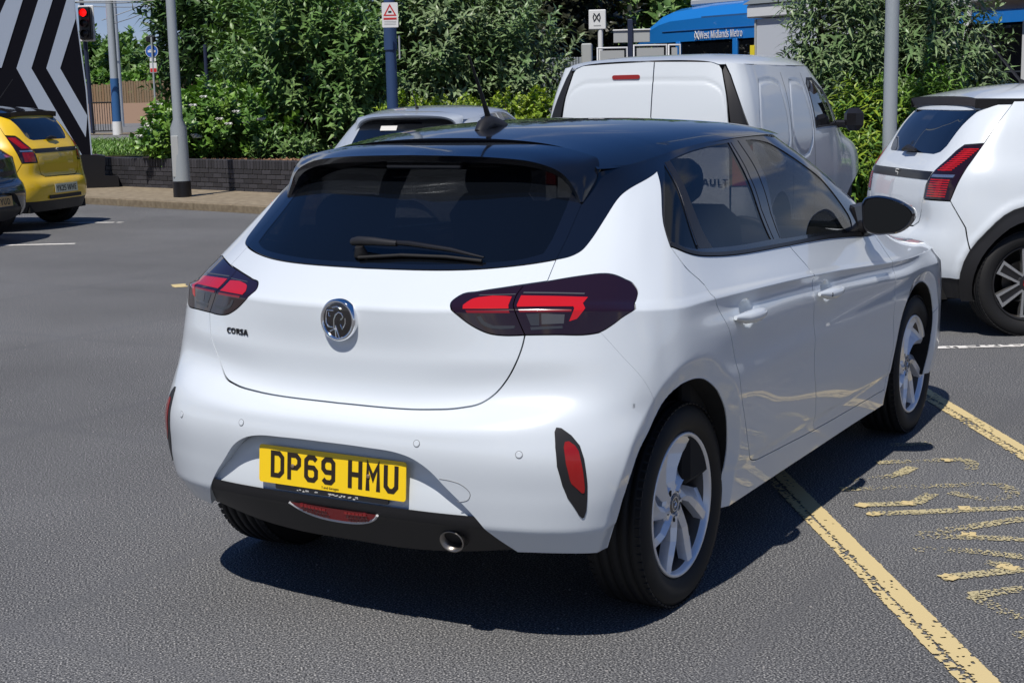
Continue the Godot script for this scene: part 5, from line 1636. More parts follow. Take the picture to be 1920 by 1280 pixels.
func vcol_grid(x0: float, x1: float, z0: float, z1: float, nx: int, nz: int, y: float, sd: int) -> ArrayMesh:
	var st := SurfaceTool.new()
	st.begin(Mesh.PRIMITIVE_TRIANGLES)
	var f := FastNoiseLite.new(); f.seed = sd; f.frequency = .22; f.fractal_octaves = 5
	var f2 := FastNoiseLite.new(); f2.seed = sd + 1; f2.frequency = .9; f2.fractal_octaves = 3
	for i in nx + 1:
		for j in nz + 1:
			var x := lerpf(x0, x1, float(i) / nx); var z := lerpf(z0, z1, float(j) / nz)
			var t := .92 + .24 * f.get_noise_2d(x, z * 1.4) + .09 * f2.get_noise_2d(x, z)
			st.set_color(Color(t * 1.0, t * .995, t * .985)); st.set_normal(Vector3.UP); st.add_vertex(Vector3(x, y, z))
	for i in nx:
		for j in nz:
			var a := i * (nz + 1) + j
			for k in [a, a + nz + 2, a + 1, a, a + nz + 1, a + nz + 2]: st.add_index(k)
	return st.commit()

# worn paint: a strip broken into flakes, each a little sheet of its own outline
func worn(b: MB, a: Vector3, c: Vector3, w: float, keep: float, f: FastNoiseLite, cell := .014, crack := -9.0, fine := 26.0) -> void:
	var d := c - a; d.y = 0
	var n := int(d.length() / cell); var m := maxi(int(w / cell), 2)
	var t := d.normalized(); var s := Vector3(t.z, 0, -t.x)
	var g := {}
	for i in n + 1:
		for j in m + 1:
			var p := a + t * (i * cell) + s * ((float(j) / m - .5) * w)
			g[Vector2i(i, j)] = p + Vector3(f.get_noise_2d(p.x * 90, p.z * 90), 0, f.get_noise_2d(p.z * 90, p.x * 90)) * cell * .55
	for i in n:
		for j in m:
			var p: Vector3 = g[Vector2i(i, j)]
			var k := f.get_noise_2d(p.x * fine, p.z * fine) * .75 + f.get_noise_2d(p.x * 5, p.z * 5) * .45
			if crack > -5.0:
				var off := absf((float(j) + .5) / m - .5 - crack - .12 * f.get_noise_2d(i * .7, 3.0))
				k -= .9 * (1.0 - smoothstep(.015, .075, off))
				if (float(j) + .5) / m - .5 < crack: k -= .30
			if k < keep: continue
			b.quadn(g[Vector2i(i, j)], g[Vector2i(i + 1, j)], g[Vector2i(i + 1, j + 1)], g[Vector2i(i, j + 1)], Vector3.UP)

func ground() -> void:
	structure("ground", vcol_grid(-30, 12, -18, 6, 300, 200, 0.0, 21), M.asphalt)
	var far := MB.new()
	var y := BED
	# the land beyond the retaining wall lies higher
	var W0 := Vector3(-40, y, wall_z(-40) - .12); var W1 := Vector3(40, y, wall_z(40) - .12)
	far.quadn(W0, W1, W1 + Vector3(0, 0, -700), W0 + Vector3(-500, 0, -700), Vector3.UP)
	structure("terrain", far, M.soil)
	var edge := MB.new()
	edge.quadn(Vector3(-300, -.01, 60), Vector3(300, -.01, 60), Vector3(300, -.01, -20), Vector3(-300, -.01, -20), Vector3.UP)
	structure("yard", edge, M.asphalt_far)
	# lines
	var f := FastNoiseLite.new(); f.seed = 5; f.frequency = .5; f.fractal_octaves = 2
	var yl := MB.new()
	worn(yl, Vector3(.30, .004, -1.86), Vector3(1.98, .004, .60), .105, -.50, f, .008, -.14, 75.0)
	structure("yellow_line", yl, M.line_yellow)
	var y2 := MB.new()
	worn(y2, Vector3(.45, .004, -3.66), Vector3(2.4, .004, -.66), .10, -.48, f, .008, -.06, 75.0)
	structure("yellow_line", y2, M.line_yellow)
	var wl := MB.new()
	worn(wl, Vector3(-1.2, .004, -3.76), Vector3(4.2, .004, -7.10), .075, -.30, f, .02)
	structure("bay_line", wl, M.line_white)
	var w2 := MB.new()
	worn(w2, Vector3(-16.6, .004, -7.95), Vector3(-11.52, .004, -10.05), .10, -.5, f, .04)
	structure("bay_line", w2, M.line_white)
	var w3 := MB.new()
	worn(w3, Vector3(-14.5, .004, -4.9), Vector3(-9.92, .004, -7.70), .10, -.5, f, .04)
	structure("bay_line", w3, M.line_white)
	var w4 := MB.new()
	worn(w4, gp(322, 537) + Vector3(0, .004, 0), gp(352, 535) + Vector3(0, .004, 0), .22, -.6, f, .03)
	structure("paint_patch", w4, M.line_yellow)
	# worn lettering across the end of the bay, strokes followed one by one
	var strokes := [[600,300,760,290], [540,372,900,358,935,372,932,402], [440,445,620,425,690,390], [390,482,800,468,1040,458,1105,485,1095,512,1000,525,840,495], [455,548,700,540,770,500], [510,585,1160,558], [720,668,1160,603], [700,676,1160,688], [690,730,940,738,1160,764], [990,785,1100,800], [805,850,1160,812], [930,922,1160,893], [930,922,1040,975,1135,1020], [1100,1092,1160,1072]]
	for s in strokes:
		var b := MB.new()
		for i in range(0, s.size() - 2, 2):
			var p := gp(1400 + s[i] / 2.2077, 700 + s[i + 1] / 2.2077) + Vector3(0, .004, 0)
			var q := gp(1400 + s[i + 2] / 2.2077, 700 + s[i + 3] / 2.2077) + Vector3(0, .004, 0)
			worn(b, p, q, .055, .05, f, .0055, -9.0, 130.0)
		if b.v.size(): structure("road_lettering", b, M.line_yellow_dark)
	var solid := MB.new()
	for s in [[455,545,505,555], [508,580,545,592], [640,538,700,545], [805,840,880,858], [880,562,930,562], [890,668,960,672], [1040,800,1130,815], [805,362,860,364]]:
		worn(solid, gp(1400 + s[0] / 2.2077, 700 + s[1] / 2.2077) + Vector3(0, .0055, 0), gp(1400 + s[2] / 2.2077, 700 + s[3] / 2.2077) + Vector3(0, .0055, 0), .05, -.22, f, .007, -9.0, 60.0)
	structure("road_lettering", solid, M.line_yellow)
	# bits of grit and litter
	var rg := RandomNumberGenerator.new(); rg.seed = 77
	var grit := MB.new()
	for k in 900:
		var p := Vector3(rg.randf_range(-5, 3.2), 0, rg.randf_range(-5, 3.2))
		var s := rg.randf_range(.0025, .007)
		grit.box(p + Vector3(0, s * .25, 0), Vector3(s, s * .6, s * .8), Basis(Vector3.UP, rg.randf() * TAU))
	structure("grit", grit, M.grit, "stuff")
	# pavement and kerb
	var pv_ := MB.new()
	var x1 := -9.4
	pv_.quadn(Vector3(-34, .10, kerb_z(-34) - .12), Vector3(x1, .10, kerb_z(x1) - .12), Vector3(x1, .10, wall_z(x1)), Vector3(-34, .10, wall_z(-34)), Vector3.UP)
	structure("pavement", pv_, M.concrete)
	var kerb := Node3D.new(); kerb.name = "kerb"; add_child(kerb); kerb.set_meta("kind", "structure")
	var kt := -atan2(.2, 1.0)
	var km := boxm(Vector3(0, .05, -.06), Vector3(.905, .12, .125), .012).mesh()
	for k in 14:
		var x := -21.5 + k * .897
		part("kerb_stone", km, M.kerb, kerb, Transform3D(Basis(Vector3.UP, kt), Vector3(x, 0, kerb_z(x))))
	for k in 3:
		part("kerb_stone", km, M.kerb, kerb, Transform3D(Basis(Vector3.UP, PI / 2), Vector3(x1 - .06, 0, kerb_z(x1) - .5 - k * .91)))
	# retaining wall of dark bricks, coping on edge
	var wall := thing("brick_wall", "low dark brick retaining wall with upright coping bricks below the shrubs", "wall")
	var th := -atan2(.19, 1.0)
	var wb := Basis(Vector3.UP, th)
	var core := MB.new()
	core.box(Vector3(0, BED * .5 - .015, -.12), Vector3(60, BED - .03, .2))
	part("mortar", core, M.mortar, wall, Transform3D(wb, Vector3(-6, 0, wall_z(-6))))
	var sm := boxm(Vector3(0, 0, 0), Vector3(.215, .065, .03), .004).mesh()
	var cm := boxm(Vector3(0, 0, 0), Vector3(.065, .14, .24), .005).mesh()
	var far_b := MultiMesh.new(); var far_x := []
	var far_c := MultiMesh.new(); var far_y := []
	var rw := RandomNumberGenerator.new(); rw.seed = 9
	for c in 6:
		for k in 230:
			var l := -26.0 + k * .226 + (.113 if c % 2 else 0.0)
			var p := Vector3(-6, 0, wall_z(-6)) + wb * Vector3(l, .035 + c * .0755, -.012 + rw.randf_range(-.002, .002))
			var m: Material = M.bricks[rw.randi() % 3]
			if (p.x > -17.3 and p.x < -11.3) or (p.x > -2.85 and p.x < -2.0): part("brick", sm, m, wall, Transform3D(wb, p))
			else: far_x.append(Transform3D(wb, p))
	for k in 680:
		var l := -26.0 + k * .0765
		var p := Vector3(-6, 0, wall_z(-6)) + wb * Vector3(l, .525, -.115 + rw.randf_range(-.002, .002))
		var m: Material = M.bricks[rw.randi() % 3]
		if (p.x > -17.3 and p.x < -11.3) or (p.x > -2.85 and p.x < -2.0): part("coping_brick", cm, m, wall, Transform3D(wb, p))
		else: far_y.append(Transform3D(wb, p))
	for q in [[far_b, far_x, sm], [far_c, far_y, cm]]:
		var mm: MultiMesh = q[0]
		mm.transform_format = MultiMesh.TRANSFORM_3D; mm.mesh = q[2]; mm.instance_count = q[1].size()
		for i in q[1].size(): mm.set_instance_transform(i, q[1][i])
		var mi := MultiMeshInstance3D.new(); mi.name = "distant_bricks"; mi.multimesh = mm; mi.material_override = M.bricks[1]; mi.set_meta("kind", "stuff")
		wall.add_child(mi, true)

func face(turn: float) -> Basis: return Basis(Vector3.UP, turn)

func pole_thing(called: String, label: String, cat: String, base: Vector3, h: float, r0: float, r1: float, m: Material, lean := Vector3.ZERO) -> Node3D:
	var t := thing(called, label, cat, base)
	part("pole", tubem([Vector3.ZERO, lean * .5 + Vector3(0, h * .5, 0), lean + Vector3(0, h, 0)], [r0, (r0 + r1) * .5, r1], 16), m, t)
	return t

func plane_pts(px: Array, o: Vector3, n: Vector3) -> PackedVector2Array:
	# outline on an upright board: a along the board, b up
	var right := Vector3.UP.cross(n).normalized()
	var out := PackedVector2Array()
	for i in range(0, px.size(), 2):
		var d := sight(px[i], px[i + 1])
		var p := EYE + d * ((o - EYE).dot(n) / d.dot(n)) - o
		out.append(Vector2(p.dot(right), p.y))
	return out

func street() -> void:
	var cy := .53
	# lamp column by the wall
	var lb := gp(342, 369, .10)
	var lp := thing("lamp_column", "pale grey lamp column standing on the pavement in front of the brick wall", "lamp post", lb)
	var lean := Vector3(-.17, 0, -.14) * .55
	part("column", tubem([Vector3(0, 1.15, 0) + lean * .3, Vector3(0, 4.0, 0) + lean * 1.0, Vector3(0, 8, 0) + lean * 2.0], [.075, .07, .05], 20), M.pole_grey, lp)
	part("base_section", tubem([Vector3(0, 0, 0), Vector3(0, .55, 0) + lean * .14, Vector3(0, 1.05, 0) + lean * .27, Vector3(0, 1.17, 0) + lean * .3], [.135, .13, .125, .078], 20), M.pole_grey, lp)
	part("base_band", tubem([Vector3(0, -.01, 0), Vector3(0, .24, 0) + lean * .06], [.139, .137], 20), M.black, lp)
	part("access_door", boxm(Vector3(.02, .62, .125) + lean * .16, Vector3(.11, .62, .015), .006, face(.5)), M.sign_grey, lp)
	part("lantern", boxm(Vector3(.4, 8.05, .3) + lean * 2, Vector3(.7, .12, .28), .05, face(-.6)), M.pole_grey, lp)
	# slim column on the right
	var rb := foot(1670, 15.2, 0.0)
	var rp := pole_thing("lamp_column", "slim grey lamp column in front of the shrubs beside the white retro car", "lamp post", rb, 8.0, .075, .06, M.pole_grey)
	part("lantern", boxm(Vector3(.3, 8.0, .2), Vector3(.7, .12, .28), .05), M.pole_grey, rp)
	# blue column with the warning sign
	var wb := foot(736, 22.9, BED)
	var wp := pole_thing("sign_column", "weathered blue steel column carrying the red triangle warning sign", "pole", wb, 9.0, .085, .07, M.pole_pale)
	part("paint_band", tubem([Vector3(0, .55, 0), Vector3(0, 1.75, 0)], [.089, .0865], 16), M.pole_blue, wp)
	part("collar", tubem([Vector3(0, 1.70, 0), Vector3(0, 2.1, 0)], [.105, .10], 16), M.pole_blue, wp)
	part("paint_band", tubem([Vector3(0, 2.1, 0), Vector3(0, 3.2, 0)], [.086, .083], 16), M.pole_blue, wp)
	var sg := thing("warning_sign", "white warning board with red triangle on the blue column", "sign", pd(731, 28, 22.3), cy)
	var bd := MB.new(); bd.prism(rrect(.245, .37, .015), .008); part("board", bd, M.sign_white, sg)
	var tri := MB.new()
	strip(tri, pv([-.085,-.02, .085,-.02, 0,.13]), true, .010, .002, Transform3D(Basis.IDENTITY, Vector3(0, .015, .008)))
	part("red_triangle", tri, M.sign_red, sg)
	part("symbol", boxm(Vector3(0, .045, .009), Vector3(.05, .03, .002), .004), M.black, sg)
	part("red_band", boxm(Vector3(0, -.055, .009), Vector3(.2, .03, .003)), M.sign_red, sg)
	for k in 3: part("text_line", boxm(Vector3(0, -.095 - k * .022, .009), Vector3(.18, .008, .002)), M.sign_grey, sg)
	part("back_board", boxm(Vector3(.12, -.48, -.12), Vector3(.02, .36, .12), .004), M.sign_grey, sg)
	# black totem with pale chevrons
	var to := gp(176, 352, .10)
	var tn := (EYE - to); tn.y = 0; tn = tn.normalized()
	var tt := thing("totem_sign", "tall black totem board with pale chevron stripes behind the yellow car", "sign", to, atan2(tn.x, tn.z))
	var bo := plane_pts([-60,352, 176,352, 172,318, 160,170, 137,-2, 128,-120, -60,-120], to, tn)
	var pm := MB.new(); pm.prism(bo, .22, Transform3D(Basis.IDENTITY, Vector3(0, 0, -.22)))
	part("board", pm, M.totem_black, tt)
	for s in [[125,-4, 137.5,-4, 141,35, 112,128, 163,217, 160,257, 86,128], [72,-4, 99,-4, 58,128, 168,316, 171,330, 140,330, 30,128], [12,-4, 43,-4, 2,127, -20,127, -20,70]]:
		var cm := MB.new(); cm.prism(plane_pts(s, to, tn), .012)
		part("chevron", cm, M.totem_silver, tt)
	var eg := MB.new(); eg.prism(plane_pts([176,352, 172,318, 160,170, 137,-2, 139,-2, 162.5,170, 174.5,318, 178.5,352], to, tn), .02, Transform3D(Basis.IDENTITY, Vector3(0, 0, -.012)))
	part("edge_trim", eg, M.totem_silver, tt)
	var tb := MB.new(); tb.prism(plane_pts([150,360, 224,357, 221,330, 196,328, 196,292, 182,290, 150,290], to, tn), .5, Transform3D(Basis.IDENTITY, Vector3(0, 0, -.45)))
	part("plinth", tb, M.black, tt)

	# traffic signal beyond the wall
	var D := 48.0
	var tl := thing("traffic_signal", "traffic signal showing red on a navy post beyond the wall", "traffic light", foot(172, D, BED), .45)
	part("post", tubem([Vector3(-.02, 0, 0), Vector3(-.12, 4.4, 0)], .07, 12), M.navy, tl)
	part("backing_board", boxm(Vector3(.03, 3.55, .06), Vector3(.52, 1.14, .04), .02), M.sign_white, tl)
	part("head", boxm(Vector3(.03, 3.55, .16), Vector3(.40, 1.04, .22), .04), M.black, tl)
	for k in 3:
		var c := Vector3(.03, 3.55 + (1 - k) * .33, .27)
		var vs := MB.new(); vs.lathe([Vector2(.13, 0), Vector2(.13, .12), Vector2(.125, .12), Vector2(.125, 0)], Transform3D(Basis(Vector3(1, 0, 0), PI / 2), c), 20)
		part("visor", vs, M.black, tl)
		var ls := MB.new(); ls.lathe([Vector2(.12, 0), Vector2(.08, .02), Vector2(0, .03)], Transform3D(Basis(Vector3(1, 0, 0), PI / 2), c), 20, true)
		part("lamp_lens", ls, M.signal_red if k == 0 else M.black, tl)
	var red := OmniLight3D.new(); red.name = "signal_glow"; red.light_color = Color(1, .06, .05); red.light_energy = .25; red.light_size = .1; red.shadow_enabled = true
	tl.add_child(red); red.position = Vector3(.03, 3.88, .45)
	# tram line columns
	var c1 := pole_thing("catenary_column", "tall pale blue tramway column with white foot, left of the lamp column", "pole", foot(217, 46.0, BED), 9.5, .13, .10, M.pole_pale)
	part("paint_band", tubem([Vector3(0, .42, 0), Vector3(0, 1.75, 0)], [.136, .132], 16), M.pole_blue2, c1)
	part("foot_collar", tubem([Vector3(0, 0, 0), Vector3(0, .42, 0)], [.155, .15], 16), M.sign_white, c1)
	pole_thing("catenary_column", "thinner tramway column further back, beside the tall pale blue one", "pole", foot(226, 62.0, BED), 10.0, .10, .08, M.pole_pale)
	pole_thing("navy_post", "thin navy post at the edge of the bright green bush", "pole", foot(390, 40.0, BED), 2.5, .05, .05, M.navy)
	# wires
	for q in [[130, 5, 320, 2, 44.0, "topmost level"], [130, 3, 700, -10, 44.0, "long upper"], [190, 38, 300, -4, 60.0, "steep middle"], [160, 12, 300, 12, 60.0, "level middle"], [210, 45, 280, 20, 60.0, "lowest slanting"]]:
		var a := pd(q[0], q[1], q[4]); var b := pd(q[2], q[3], q[4] + 1.0)
		var w := part("overhead_wire", tubem([a, a.lerp(b, .5) + Vector3(0, -.03, 0), b], .018, 5), M.steel, self)
		tag(w, "%s tramway wire crossing the strip of sky" % q[5], "wire", "overhead tramway wires")
	# blue sign and small plates
	var sp := pole_thing("sign_post", "grey post carrying a round blue tram sign behind the lamp column", "sign post", foot(291, 44.0, BED), 2.9, .03, .03, M.pole_grey)
	var disc := MB.new(); disc.lathe([Vector2(0, .02), Vector2(.19, .02), Vector2(.19, 0)], Transform3D(Basis(Vector3(1, 0, 0), PI / 2), Vector3.ZERO), 28)
	var inv := sp.global_transform.affine_inverse()
	var F := func(u, v): return Transform3D(face(cy), inv * pd(u, v, 43.8))
	var ds := part("blue_disc", disc, M.sign_blue, sp, F.call(284, 96))
	var rg := MB.new(); rg.lathe([Vector2(.19, .0), Vector2(.19, .024), Vector2(.178, .024)], Transform3D(Basis(Vector3(1, 0, 0), PI / 2), Vector3.ZERO), 28); part("disc_rim", rg, M.sign_white, ds)
	part("tram_symbol", boxm(Vector3(0, -.005, .024), Vector3(.23, .06, .004), .012), M.sign_white, ds)
	part("tram_symbol", boxm(Vector3(0, .045, .024), Vector3(.14, .02, .004), .005), M.sign_white, ds)
	part("small_plate", boxm(Vector3.ZERO, Vector3(.19, .1, .02), .005), M.sign_white, sp, F.call(286, 112))
	part("notice_plate", boxm(Vector3.ZERO, Vector3(.21, .29, .02), .005), M.sign_white, sp, F.call(287, 127))
	part("notice_red", boxm(Vector3(0, -.07, .013), Vector3(.19, .11, .004)), M.sign_red, sp, F.call(287, 127))
	part("sign_cap", boxm(Vector3.ZERO, Vector3(.3, .2, .1), .05), M.black, sp, F.call(282, 73))
	# guard rail beside the signal
	var gr := thing("guard_rail", "black pedestrian guard rail with upright bars beside the traffic signal", "railing", foot(188, 47.0, BED), .35)
	part("rail", tubem([Vector3(-.30, 1.02, 0), Vector3(.38, 1.02, 0)], .025, 6), M.black, gr)
	part("rail", tubem([Vector3(-.30, .12, 0), Vector3(.38, .12, 0)], .025, 6), M.black, gr)
	for k in 9:
		part("bar", tubem([Vector3(-.30 + k * .085, 0 if k % 8 == 0 else .12, 0), Vector3(-.30 + k * .085, 1.02, 0)], .022 if k % 8 == 0 else .010, 6), M.black, gr)

	# road, kerb and verge beyond
	var rd := MB.new()
	rd.quadn(gp(90, 262, BED + .01), gp(420, 262, BED + .01), gp(520, 206, BED + .01), gp(60, 209, BED + .01), Vector3.UP)
	structure("road", rd, M.road)
	var kb := MB.new()
	kb.quadn(gp(150, 252, BED + .03), gp(420, 250, BED + .03), gp(420, 247, BED + .03), gp(150, 249, BED + .03), Vector3.UP)
	structure("path_edge", kb, M.concrete)
	var vg := MB.new()
	vg.quadn(gp(120, 292, BED + .006), gp(330, 292, BED + .006), gp(330, 264, BED + .006), gp(120, 264, BED + .006), Vector3.UP)
	structure("verge", vg, M.grass)
	var eb := MB.new()
	var e0 := foot(120, 72, BED); var e1 := foot(430, 72, BED); var e2 := foot(430, 78, BED + 1.0); var e3 := foot(120, 78, BED + 1.0)
	eb.quadn(e0, e1, e2, e3, Vector3(0, .9, .3).normalized())
	structure("earth_bank", eb, M.earth)
	# plank fences
	for q in [[160, 212, 78.0, 1.15, "brown plank fence panel beyond the road, left of the tall column", 0], [228, 425, 82.0, 1.35, "long weathered plank fence beyond the road behind the lamp column", 1]]:
		var fn := thing("plank_fence", q[4], "fence", foot(q[0], q[2], BED + .85))
		var a := Vector3.ZERO; var b := foot(q[1], q[2], BED + .85) - fn.position
		var n := int(b.length() / .14)
		var plank := boxm(Vector3(0, q[3] * .5, 0), Vector3(.125, q[3], .025), .006).mesh()
		for k in n:
			part("plank", plank, M.fence_wood if (k * 7 + int(q[5])) % 3 else M.fence_wood2, fn, Transform3D(face(cy), a.lerp(b, (k + .5) / n) + Vector3(0, .03 * sin(k * 2.3), 0)))
		for yy in [.3, q[3] - .25]:
			part("fence_rail", tubem([a + Vector3(0, yy, -.05), b + Vector3(0, yy, -.05)], .04, 4), M.fence_wood2, fn)
	# little shelter
	var sh := thing("garden_shelter", "small timber shelter with pale roof behind the plank fence", "shelter", foot(345, 88.0, BED + .8), cy)
	part("roof", boxm(Vector3(0, 1.62, 0), Vector3(1.35, .12, 1.0), .03, Basis(Vector3(0, 0, 1), -.03)), M.sign_white, sh)
	for x in [-.55, .0, .55]: part("post", boxm(Vector3(x, .8, .3), Vector3(.09, 1.6, .09)), M.fence_wood2, sh)
	part("wall", boxm(Vector3(.1, .75, -.35), Vector3(1.1, 1.5, .05)), M.fence_wood, sh)

func tramway() -> void:
	var cy := .42
	# tram
	var a := pd(1196, 170, 34.0); var b := pd(1985, 158, 25.5)
	a.y = BED; b.y = BED
	var dir := (b - a).normalized()
	var L := (b - a).length()
	var tr := thing("tram", "blue and white tram with West Midlands Metro lettering beyond the van", "tram", a, atan2(-dir.z, dir.x))
	var prof := [[0.0, 2.08], [.25, 2.42], [.75, 2.70], [1.1, 2.80], [2.2, 2.86], [L, 2.90]]
	var rf := MB.new()
	# roof fairing: rounded top, running the length
	var secs := []
	for i in prof.size():
		var x: float = prof[i][0]; var h: float = prof[i][1]
		secs.append([Vector3(x, 2.06, .0), Vector3(x, lerpf(2.06, h, .62), .02), Vector3(x, lerpf(2.06, h, .9), -.10), Vector3(x, h, -.35), Vector3(x, h, -2.0), Vector3(x, 2.06, -2.45)])
	for i in secs.size() - 1:
		for k in 5: rf.quad(secs[i][k], secs[i + 1][k], secs[i + 1][k + 1], secs[i][k + 1])
	part("roof_fairing", rf, M.tram_blue, tr)
	part("fairing_groove", boxm(Vector3(L * .5 + 1.0, 2.56, .005), Vector3(L - 2.2, .035, .03)), M.pole_blue2, tr)
	part("fairing_groove", boxm(Vector3(L * .5 + .4, 2.30, .01), Vector3(L - .9, .012, .03)), M.pole_blue2, tr)
	part("window_band", boxm(Vector3(L * .5 + .3, 1.60, -1.2), Vector3(L - .7, .92, 2.36), .05), M.glass_dark, tr)
	part("lower_body", boxm(Vector3(L * .5 + .2, .72, -1.2), Vector3(L - .4, .86, 2.4), .06), M.tram_blue, tr)
	part("nose", boxm(Vector3(.35, 1.2, -1.2), Vector3(.6, 1.7, 2.3), .2, Basis(Vector3(0, 0, 1), -.12)), M.tram_blue, tr)
	for x in [1.35, 3.1, 6.0, 7.6]:
		part("door_pillar", boxm(Vector3(x, 1.6, -.008), Vector3(.14, .92, .06), .01), M.tram_blue, tr)
	var tx := text("West Midlands Metro", .155, .01, "Droid Sans", 400)
	part("lettering", tx, M.sign_white, tr, Transform3D(Basis.IDENTITY.scaled(Vector3(.62, 1, 1)), Vector3(2.70, 2.175, .03)))
	var ic := MB.new()
	for sx in [-1.0, 1.0]:
		ic.tube([Vector3(sx * .06, .09, 0), Vector3(sx * .012, .03, 0), Vector3(sx * .012, -.03, 0), Vector3(sx * .06, -.09, 0)], .012, 5)
		ic.tube([Vector3(sx * .062, .05, 0), Vector3(sx * .07, 0, 0), Vector3(sx * .062, -.05, 0)], .012, 5)
	part("emblem", ic, M.sign_white, tr, Transform3D(Basis.IDENTITY, Vector3(1.98, 2.175, .035)))
	part("roof_unit", boxm(Vector3(2.0, 2.93, -1.2), Vector3(1.6, .16, 1.4), .04), M.sign_grey, tr)
	part("pantograph", tubem([Vector3(.95, 2.8, -1.2), Vector3(1.0, 3.3, -1.2), Vector3(1.6, 3.9, -1.2)], .03, 6), M.steel, tr)
	# platform shelter building
	var sb := pd(1418, 170, 23.0); sb.y = BED
	var sdir := (pd(1990, 160, 19.0) - pd(1418, 170, 23.0)); sdir.y = 0
	var bl := thing("platform_building", "grey platform building with pale fascia between the tram and the shrubs", "building", sb, atan2(-sdir.z, sdir.x))
	var Ls := sdir.length()
	part("wall_panel", boxm(Vector3(1.15, .58, -1.0), Vector3(2.3, 1.16, 2.0), .01), M.building_grey, bl)
	part("wall_panel", boxm(Vector3(1.15, 1.62, -1.0), Vector3(2.3, .86, 2.0), .01), M.building_grey, bl)
	part("fascia", boxm(Vector3(Ls * .5 - .15, 2.17, -1.0), Vector3(Ls, .2, 2.14), .02), M.fascia, bl)
	var rf2 := MB.new(); rf2.prism(pv([-.2,2.28, Ls - .1,2.28, Ls - .1,3.5, 1.9,3.1]), 2.2, Transform3D(Basis.IDENTITY, Vector3(0, 0, -2.1)))
	part("roof", rf2, M.pole_grey, bl)
	part("rear_screen", boxm(Vector3(Ls * .5 + 1.2, .9, -2.2), Vector3(Ls - 2.5, 1.8, .05)), M.glass_dark, bl)
	part("panel_trim", boxm(Vector3(-.012, 1.62, .002), Vector3(.03, .86, .03)), M.sign_grey, bl)
	for x in [3.62, 3.82]:
		part("column", tubem([Vector3(x, 0, .05), Vector3(x, 2.2, .05)], .055, 12), M.fascia, bl)
	part("notice", boxm(Vector3(-.055, 1.55, .03), Vector3(.085, .21, .02), .003), M.sign_yellow, bl)
	part("door_frame", boxm(Vector3(4.55, .9, -.2), Vector3(.06, 1.8, .06)), M.fascia, bl)
	part("door_frame", boxm(Vector3(4.85, .9, -.2), Vector3(.06, 1.8, .06)), M.fascia, bl)
	# stop sign panel of the tramway
	var ms := thing("stop_sign", "white square tram stop panel on a pale post behind the van roof", "sign", foot(1122, 26.0, BED), cy)
	var y0 := ms.position.y
	var pc := pd(1121, 38, 26.0).y - y0
	part("post", tubem([Vector3(.05, 0, -.03), Vector3(.05, pc, -.03)], .045, 12), M.sign_white, ms)
	part("panel", boxm(Vector3(0, pc, 0), Vector3(.30, .34, .05), .012), M.sign_white, ms)
	var icon := MB.new()
	for sx in [-1.0, 1.0]:
		icon.tube([Vector3(sx * .05, .07, 0), Vector3(sx * .01, .02, 0), Vector3(sx * .01, -.02, 0), Vector3(sx * .05, -.07, 0)], .009, 5)
		icon.tube([Vector3(sx * .052, .04, 0), Vector3(sx * .062, 0, 0), Vector3(sx * .052, -.04, 0)], .009, 5)
	part("emblem", icon, M.black, ms, Transform3D(Basis.IDENTITY, Vector3(-.01, pc + .04, .03)))
	part("caption", boxm(Vector3(0, pc - .1, .027), Vector3(.13, .018, .004)), M.sign_grey, ms)
	# back of a direction board
	var gb := thing("direction_board", "back of a grey direction board on a dark post beside the tram", "sign", foot(1183, 22.0, BED), cy)
	var gy := pd(1183, 69, 22.0).y - BED
	part("post", boxm(Vector3(0, gy * .5 + .1, .02), Vector3(.075, gy + .3, .06), .01), M.navy, gb)
	part("board", boxm(Vector3(.02, gy, -.02), Vector3(.54, .18, .03), .006), M.sign_grey, gb)
	part("board_rim", boxm(Vector3(.02, gy + .095, -.01), Vector3(.56, .02, .05), .004), M.sign_white, gb)
	# platform hand rails
	for q in [[1122, 1176, 24.0, 91, "left"], [1190, 1250, 24.0, 86, "middle"], [1255, 1275, 24.0, 85, "right"]]:
		var h := thing("platform_rail", "%s one of the pale platform rails showing above the van roof" % q[4], "railing", foot(q[0], q[2], BED), 0.0, "platform rails")
		var w := foot(q[1], q[2], BED) - h.position
		var top := pd(q[0], q[3], q[2]).y - BED
		part("hoop", tubem([Vector3.ZERO, Vector3(0, top, 0), w + Vector3(0, top, 0), w], .022, 8), M.fascia, h)
		part("infill", boxm(w * .5 + Vector3(0, top - .14, 0), Vector3(w.length() - .08, .2, .02), .0, face(atan2(-w.z, w.x))), M.sign_grey, h)
	# palisade fence under the trees
	var pf := thing("palisade_fence", "grey palisade fence under the dark tree left of the van", "fence", foot(1020, 30.0, BED))
	var w2 := foot(1100, 30.0, BED) - pf.position
	for k in 16:
		part("pale", boxm(w2 * (k / 15.0) + Vector3(0, .85, 0), Vector3(.045, 1.7, .02), .004, face(cy)), M.pole_grey, pf)
	for yy in [.4, 1.4]: part("fence_rail", tubem([Vector3(0, yy, -.03), w2 + Vector3(0, yy, -.03)], .025, 5), M.pole_grey, pf)
	var cb := thing("trackside_cabinet", "pale grey trackside cabinet behind the van's left corner", "cabinet", foot(1102, 28.0, BED), cy)
	part("body", boxm(Vector3(0, .95, 0), Vector3(.2, 1.9, .3), .02), M.sign_grey, cb)

